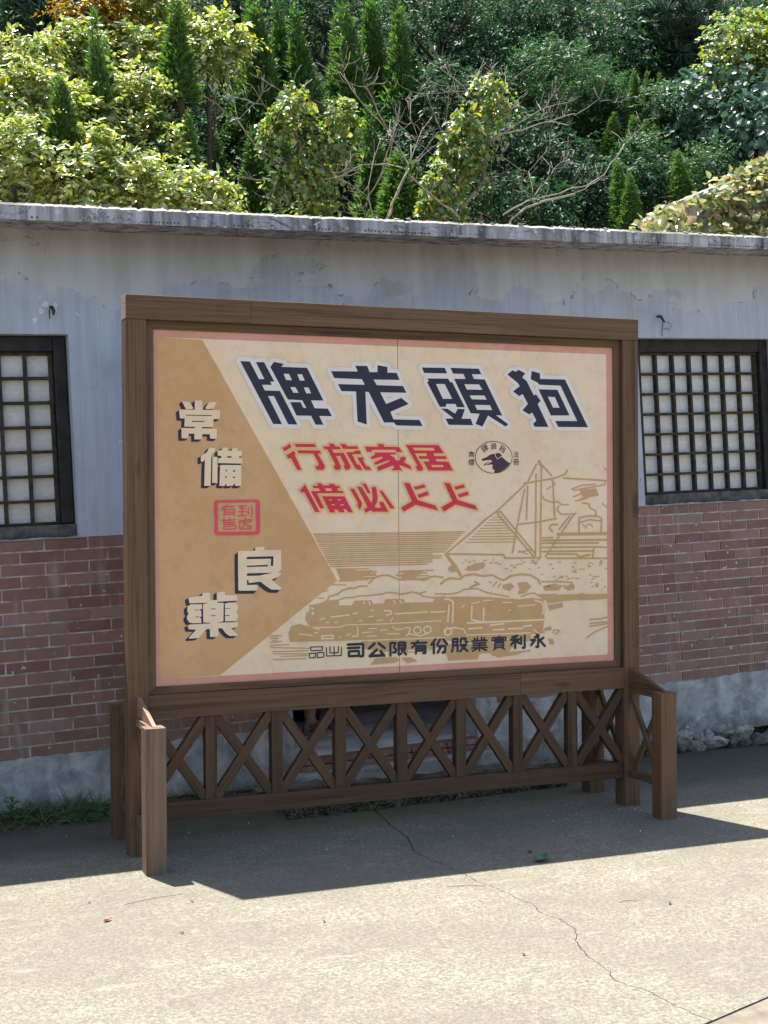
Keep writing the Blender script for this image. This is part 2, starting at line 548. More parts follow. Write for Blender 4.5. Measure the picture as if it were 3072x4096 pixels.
def hill_z(x, y):
    if y < 5.15:
        z = max(0.0, (y - 4.85) / 0.3) * 2.1
    else:
        z = 2.1 + 0.75 * (y - 5.15)
    return z + gz(x, 4.85) * max(0, min(1, (5.15 - y) / 0.3))
nx, ny = 90, 70
xs = np.linspace(-30, 50, nx)
ys = np.concatenate([np.linspace(4.85, 5.15, 4)[:-1], 5.15 + (np.linspace(0, 1, ny - 3) ** 1.6) * 60])
V = np.zeros((nx * ny, 3))
k = 0
bump_n = rng.normal(0, 0.07, (ny, nx))
for j, y in enumerate(ys):
    for i, x in enumerate(xs):
        V[k] = (x, y, hill_z(x, y) + (bump_n[j, i] if y > 5.2 else 0))
        k += 1
idx = np.arange(nx * ny).reshape(ny, nx)
F = np.stack([idx[:-1, :-1].ravel(), idx[:-1, 1:].ravel(), idx[1:, 1:].ravel(), idx[1:, :-1].ravel()], 1)
kind(obj('hillside', np_mesh('hillside', V, F, True), M_SOIL), 'structure')

# ---------------------------------------------------------------- the building
WY = 1.08
BO = (1.8, WY, 0.0)
building = thing('building', 'long low plastered building with brown brick dado and projecting flat concrete roof', 'building', BO)
XA, XB = -5.0, 10.0
ZB0, ZB1 = 0.3175, 1.4275      # brick band
WINS = [(-0.99, 0.08), (3.609, 4.68)]
WZ0, WZ1 = 1.4275, 2.478
DX0, DX1, DZ0, DZ1 = 1.20, 2.34, 0.14, 2.12
TH = 0.24

def ragged_strip(x0, x1, y0, y1, z0, z1, amp, step=0.035, bottom=None):
    """upright slab whose top edge is uneven"""
    n = max(2, int((x1 - x0) / step))
    pts = []
    z = 0
    for i in range(n + 1):
        z = z * 0.6 + random.uniform(-amp, amp) * 0.7
        pts.append((x0 + (x1 - x0) * i / n, z1 + z))
    mb = MB()
    vs, fs = [], []
    for x, zt in pts:
        zb = z0 if bottom is None else bottom(x)
        vs += [(x, y0, zb), (x, y0, zt), (x, y1, zt), (x, y1, zb)]
    for i in range(n):
        a = 4 * i
        for k in range(4):
            k2 = (k + 1) % 4
            fs.append((a + k, a + k2, a + 4 + k2, a + 4 + k))
    fs += [(3, 2, 1, 0), (4 * n, 4 * n + 1, 4 * n + 2, 4 * n + 3)]
    mb.add(vs, fs)
    return mb

# plastered upper wall, pierced by the windows and the door
mb = MB()
zt = 3.03
mb.box(XA, XB, WY, WY + TH, WZ1, zt)
xs_ = [XA, WINS[0][0], WINS[0][1], DX0, DX1, WINS[1][0], WINS[1][1], XB]
mb.box(XA, WINS[0][0], WY, WY + TH, ZB1, WZ1)
mb.box(WINS[0][1], DX0, WY, WY + TH, ZB1, WZ1)
mb.box(DX0, DX1, WY, WY + TH, DZ1, WZ1)
mb.box(DX1, WINS[1][0], WY, WY + TH, ZB1, WZ1)
mb.box(WINS[1][1], XB, WY, WY + TH, ZB1, WZ1)
mb.build('plaster_wall', M_PLASTER, building, shift=BO)
# smooth plaster surround of the door
for a, b in ((DX1, DX1 + 0.14), (DX0 - 0.14, DX0)):
    mb = MB()
    mb.box(a, b, WY - 0.012, WY + TH - 0.003, 0.02, ZB1 - 0.003)
    mb.build('door_surround', M_PLINTH, building, shift=BO)
# mortar bed behind the bricks
mb = MB()
for x0, x1 in ((XA, DX0 - 0.14), (DX1 + 0.14, XB)):
    mb.box(x0, x1, WY + 0.0066, WY + TH - 0.004, ZB0 - 0.01, ZB1 - 0.002)
mb.build('mortar_bed', M_MORTAR, building, shift=BO)
# bricks
BL, BH, PX_, PZ_ = 0.2165, 0.0535, 0.2245, 0.0617
cells = []
NROW = 18
for r in range(NROW):
    z1 = ZB1 - 0.003 - r * PZ_
    off = -0.098 if r % 2 == 0 else 0.002
    for k in range(-24, 48):
        x0 = off + k * PX_ + 0.004
        x1 = x0 + BL
        for a, b in ((XA, DX0 - 0.143), (DX1 + 0.143, XB)):
            c0, c1 = max(x0, a), min(x1, b)
            if c1 - c0 > 0.025:
                cells.append((c0, c1, z1 - BH, z1))
def brick_rank(c):
    x = (c[0] + c[1]) / 2
    if -0.62 < x < 0.32:
        return 0
    if 2.95 < x < 4.75:
        return 1
    if 0.32 <= x <= 2.95 and c[3] < 0.62:
        return 2
    return 3 + abs(x - 2)
cells.sort(key=brick_rank)
bcache = {}
def brick_mesh(L, v):
    key = (round(L, 4), v)
    if key not in bcache:
        rr = random.Random(v * 31 + int(L * 1000))
        mb = MB()
        q = lambda s: rr.uniform(0, s)
        d = 0.0075
        mb.add([(q(.002), 0.0006 + q(.0012), q(.002)), (L - q(.002), 0.0006 + q(.0012), q(.002)), (L - q(.002), 0.0006 + q(.0012), BH - q(.002)), (q(.002), 0.0006 + q(.0012), BH - q(.002)),
                (0, d, 0), (L, d, 0), (L, d, BH), (0, d, BH)],
               [(0, 1, 2, 3), (0, 4, 5, 1), (1, 5, 6, 2), (2, 6, 7, 3), (3, 7, 4, 0)])
        me = mb.mesh('brick')
        me.materials.append(M_BRICK)
        bcache[key] = me
    return bcache[key]
for n, (x0, x1, z0, z1) in enumerate(cells[:286]):
    o = obj('brick', brick_mesh(x1 - x0, n % 5 if abs(x1 - x0 - BL) < 1e-6 else 0), None, building)
    o.location = (x0 - BO[0], random.uniform(-.0012, .0012), z0 - BO[2])
mb = MB()
for (x0, x1, z0, z1) in cells[286:]:
    mb.box(x0, x1, WY + 0.0005, WY + 0.007, z0, z1)
kind(mb.build('brickwork', M_BRICK, building, shift=BO), 'stuff')
# cement plinth, uneven upper edge lapping the lowest bricks
for x0, x1, zlow in ((XA, DX0 - 0.142, -0.4), (DX1 + 0.142, 2.92, -0.25), (2.92, XB, -0.03)):
    ragged_strip(x0, x1, WY - 0.010, WY + TH - 0.006, zlow, ZB0 + 0.004, 0.009).build('plinth', M_PLINTH, building, shift=BO)
# footing behind the stones
mb = MB()
mb.box(2.92, XB, WY + 0.02, WY + TH, -0.9, -0.03)
mb.build('footing', M_MOSS, building, shift=BO)
# rubble stones under the right-hand end
def rock_mesh(seed, n=34):
    rr = random.Random(seed)
    bm = bmesh.new()
    for i in range(n):
        v = Vector((rr.gauss(0, 1), rr.gauss(0, 1), rr.gauss(0, 1))).normalized() * rr.uniform(0.82, 1.05)
        bm.verts.new(v)
    bmesh.ops.convex_hull(bm, input=bm.verts)
    bmesh.ops.delete(bm, geom=[v for v in bm.verts if not v.link_faces], context='VERTS')
    me = bpy.data.meshes.new('stone')
    bm.to_mesh(me)
    bm.free()
    me.materials.append(M_STONE)
    return me
RK = [rock_mesh(s) for s in range(9)]
x = 2.95
ri = 0
while x < 6.2:
    w = random.uniform(0.05, 0.10)
    for lay in range(3):
        zc = gz(x, WY) + (0.030, 0.085, 0.135)[lay] + random.uniform(-.012, .012)
        if lay and (zc > -0.005 or random.random() < .25):
            continue
        o = obj('stone', RK[ri % 9], None, building)
        ri += 1
        o.location = (x + random.uniform(-.03, .03) + lay * 0.06 - BO[0], 0.00 - (0.03 if lay == 0 else 0) + random.uniform(-.02, .02), zc)
        o.rotation_euler = (random.uniform(-.4, .4), random.uniform(-.7, .7), random.uniform(0, 6))
        o.scale = (w * random.uniform(.75, 1.0), random.uniform(.08, .11), random.uniform(.042, .068))
    x += w * 1.45
# small gravel and rubble skirt under the stones
mb = MB()
for i in range(220):
    x = random.uniform(2.6, 6.0)
    y = WY - abs(random.gauss(0, .05)) - 0.02
    r = random.uniform(.006, .022)
    c = Vector((x, y, gz(x, y) + r * .5 + random.random() * .05))
    p = [c + Vector((random.uniform(-1, 1), random.uniform(-1, 1), random.uniform(-.8, .8))).normalized() * r for _ in range(4)]
    mb.add(p, [(0, 1, 2), (0, 2, 3), (0, 3, 1), (1, 3, 2)])
kind(mb.build('rubble', M_STONE, building, shift=BO), 'stuff')

# projecting flat roof: sagging front lip, crumbled top arris
n = 1100
mb = MB()
vs, fs = [], []
j = 0
for i in range(n + 1):
    x = XA - .2 + (XB - XA + .4) * i / n
    j = j * .2 + random.uniform(-.0018, .0018)
    chip = random.uniform(.0, .006) if random.random() < .12 else 0
    zf = 3.0623 + j - chip
    vs += [(x, .700 + random.uniform(-.002, .002), 2.979 + random.uniform(-.0012, .0012)), (x, .700 + abs(j) * .5, zf - .012), (x, .712 + abs(j) * 1.4 + chip, zf + .001), (x, 4.72, 3.085), (x, 4.72, 3.02), (x, WY - .02, 3.0147)]
for i in range(n):
    for k in range(6):
        k2 = (k + 1) % 6
        fs.append((6 * i + k, 6 * i + k2, 6 * i + 6 + k2, 6 * i + 6 + k))
fs += [(5, 4, 3, 2, 1, 0), tuple(6 * n + k for k in range(6))]
mb.add(vs, fs)
me = mb.mesh('roof_slab')
me.materials.append(M_SLAB)
me.materials.append(M_SOFFIT)
for p in me.polygons:
    if p.normal.z < -0.5:
        p.material_index = 1
ro = obj('roof_slab', me, None, building)
ro.location = (-BO[0], -BO[1], 0)
# broken screed lumps along the roof edge
mb = MB()
x = -1.2
while x < 7.2:
    r = random.uniform(.006, .017)
    c = Vector((x, .716 + random.uniform(0, .05), 3.064 + r * .2))
    p = [c + Vector((random.uniform(-1.6, 1.6), random.uniform(-1, 1), random.uniform(-.5, .7))) * r for _ in range(6)]
    mb.add(p, [(0, 1, 2), (0, 2, 3), (0, 3, 4), (0, 4, 1), (5, 2, 1), (5, 3, 2), (5, 4, 3), (5, 1, 4)])
    x += random.uniform(.008, .055)
kind(mb.build('crumbled_edge', M_SLAB, ro), 'stuff')

# little weep holes along the lower lip
mb = MB()
for x0, x1 in ((-.15, -.12), (.42, .60), (.88, .98), (1.35, 1.42), (1.62, 2.02), (3.35, 3.75), (3.9, 4.35), (4.4, 4.75)):
    x = x0
    while x < x1:
        r = random.uniform(.0034, .0052)
        mb.add([(x, .6955, 2.992)] + [(x + r * math.cos(a), .6958, 2.992 + r * math.sin(a)) for a in np.linspace(0, 2 * math.pi, 9)[:-1]], [(0, k, k % 8 + 1) for k in range(1, 9)])
        x += random.uniform(.017, .026)
kind(mb.build('weep_hole', M_FRAME, ro), 'stuff')

# body of the building behind the front wall
mb = MB()
mb.box(XA, XA + TH, WY + TH + .002, 4.70, -1.0, 3.015)
mb.box(XB - TH, XB, WY + TH + .002, 4.70, -1.0, 3.015)
mb.box(XA + TH + .002, XB - TH - .002, 4.46, 4.70, -1.0, 3.015)
mb.box(0.62, 0.76, WY + TH + .002, 4.45, -.4, 3.012)
mb.box(3.25, 3.39, WY + TH + .002, 4.45, -.4, 3.012)
mb.build('inner_wall', M_INNER, building, shift=BO)
mb = MB()
mb.box(XA + TH + .004, 0.615, WY + TH + .004, 4.455, -.5, .138)
mb.box(0.765, 3.245, WY + .05, 4.455, -.5, .140)
mb.box(3.395, XB - TH - .004, WY + TH + .004, 4.455, -.5, .138)
mb.build('floor', M_INFLOOR, building, shift=BO)

# threshold of laid bricks, ledge and mossy step in front of the door
for row in range(2):
    for k in range(5):
        L = (DX1 - DX0 - .02) / 5
        x0 = DX0 + .01 + k * L
        mb = MB()
        mb.box(x0 + .003, x0 + L - .003, WY - .085 - row * -.012, WY + .048, .077 + row * .032, .105 + row * .032)
        mb.build('threshold_brick', M_BRICK, building, shift=BO, bevel=.004)
mb = MB()
mb.box(DX0 - .12, DX1 + .08, WY - .16, WY + .045, -.45, .0765)
mb.build('ledge', M_LEDGE, building, shift=BO, bevel=.012)
step = MB()
n = 46
vs, fs = [], []
j = 0
for i in range(n + 1):
    u = i / n
    x = .90 + 1.645 * u
    yf = .43 + .055 * (x - 1.5) + random.uniform(-.012, .012)
    zt = gz(x, .45) + .050 + .012 * math.sin(u * 9) + random.uniform(-.008, .008)
    vs += [(x, yf - .015, gz(x, yf) - .02), (x, yf + random.uniform(0, .02), zt - .012), (x, yf + .045, zt), (x, WY - .15, zt + .018), (x, WY - .15, -.3)]
for i in range(n):
    for k in range(4):
        fs.append((5 * i + k, 5 * i + k + 1, 5 * i + 5 + k + 1, 5 * i + 5 + k))
fs += [(0, 1, 2, 3, 4), tuple(5 * n + 4 - k for k in range(5))]
step.add(vs, fs)
step.build('door_step', M_STEP, building, shift=BO)
mb = MB()
for i in range(2600):
    u = random.random()
    x = .88 + 1.68 * u
    top = random.random() < .35
    y = .43 + .055 * (x - 1.5) - .012 + (random.uniform(0, .13) if top else random.uniform(-.02, .004))
    z = gz(x, .45) + ((.05 + random.uniform(0, .012)) if top else random.uniform(-.002, .045))
    s = random.uniform(.004, .012)
    c = Vector((x, y, z))
    d = Vector((random.uniform(-1, 1), random.uniform(-1.4, .2), random.uniform(0, 1.2))).normalized()
    e = d.cross(Vector((random.uniform(-1, 1), .3, random.uniform(-1, 1)))).normalized()
    mb.add([c - e * s * .5, c + e * s * .5, c + d * s * 1.4], [(0, 1, 2)])
kind(mb.build('moss', M_MOSS, building, shift=BO), 'stuff')

# windows: black frame, worn glazing bars, frosted panes
def window(x_right_bar, xo0, xo1):
    w = bpy.data.objects.new('window', None)
    link(w)
    w.parent = building
    base = (xo0, WY, WZ0)
    w.location = Vector(base) - Vector(BO)
    def part(nm, m, *b, bev=.002):
        q = MB()
        q.box(*b)
        return q.build(nm, m, w, shift=base, bevel=bev)
    f0, f1 = WY + .055, WY + .13
    bars = [x_right_bar - .1315 * k for k in range(8)]
    rb, lb = bars[0], bars[-1]
    part('frame', M_FRAME, rb + .010, rb + .074, f0, f1, 1.500, WZ1 - .001, bev=.006)
    part('frame', M_FRAME, lb - .066, lb - .010, f0, f1, 1.500, WZ1 - .001, bev=.006)
    part('frame', M_FRAME, lb - .010, rb + .010, f0 + .004, f1, 2.397, WZ1 - .001, bev=.006)
    part('sill', M_SILL, xo0 + .002, xo1 - .002, f0 - .022, f1, WZ0 + .004, 1.4985, bev=.006)
    zb = [2.389 - .1275 * k for k in range(8)]
    zb[-1] = 1.507
    y0, y1 = WY + .090, WY + .126
    for x in bars:
        o = part('muntin', M_MUNTIN, x - .0085, x + .0085, y0, y1, 1.4995, 2.3965)
        o.location.x += random.uniform(-.001, .001)
    for z in zb:
        part('muntin', M_MUNTIN, lb - .009, rb + .009, y0 - .003, y1 - .004, z - .0075, z + .0075)
    for i in range(7):
        for k in range(7):
            o = part('pane', M_PANE, bars[i + 1] + .004, bars[i] - .004, y1 - .003 + random.uniform(0, .002), y1 + .003, zb[k + 1] + .004, zb[k] - .004, bev=0)
    return w
window(0.0, *WINS[0])
window(4.600, *WINS[1])
# pale render returns of the openings are the wall's own thickness; a chipped mortar bed under each sill
for a, b in WINS:
    ragged_strip(a - .01, b + .01, WY - .004, WY + .05, ZB1 - .002, ZB1 + .006, .004, .02).build('sill_bed', M_LEDGE, building, shift=BO)

# things inside the doorway
M_BOX = simple('grey_card', (0.17, 0.165, 0.15), 0.85, 0.1, 0.2, 6)
for (x0, x1, y0, y1, h, lab) in ((1.44, 1.98, 2.60, 3.00, .42, 'grey box on the doorway floor behind the seated person'),
                                 (2.14, 2.46, 2.45, 2.85, .36, 'grey box on the doorway floor nearer the right door jamb')):
    c = ((x0 + x1) / 2, (y0 + y1) / 2, .140)
    b = thing('storage_box', lab, 'box', c)
    q = MB()
    q.box(x0, x1, y0, y1, .140, .14 + h)
    q.build('body', M_BOX, b, shift=c, bevel=.006)
    q = MB()
    q.box(x0 - .008, x1 + .008, y0 - .008, y1 + .008, .141 + h, .175 + h)
    q.build('lid', M_BOX, b, shift=c, bevel=.006)
M_BLUE = simple('blue_plastic', (0.03, 0.08, 0.24), 0.45, 0.4, 0.15, 6)
q = MB()
q.lathe([(.075, .141), (.085, .25), (.10, .40), (.105, .405), (.10, .41), (.092, .40), (.07, .16)], 1.80, 2.40, 20)
bk = thing('bucket', 'blue bucket on the floor just inside the doorway', 'bucket', (1.80, 2.40, .14))
q.build('body', M_BLUE, bk, True, shift=(1.80, 2.40, .14))
q = MB()
q.tube([(1.80 + .1 * math.cos(a), 2.40, .40 + .1 * math.sin(a)) for a in np.linspace(0, math.pi, 12)], [.004] * 12, 6)
q.build('handle', M_FRAME, bk, True, shift=(1.80, 2.40, .14))

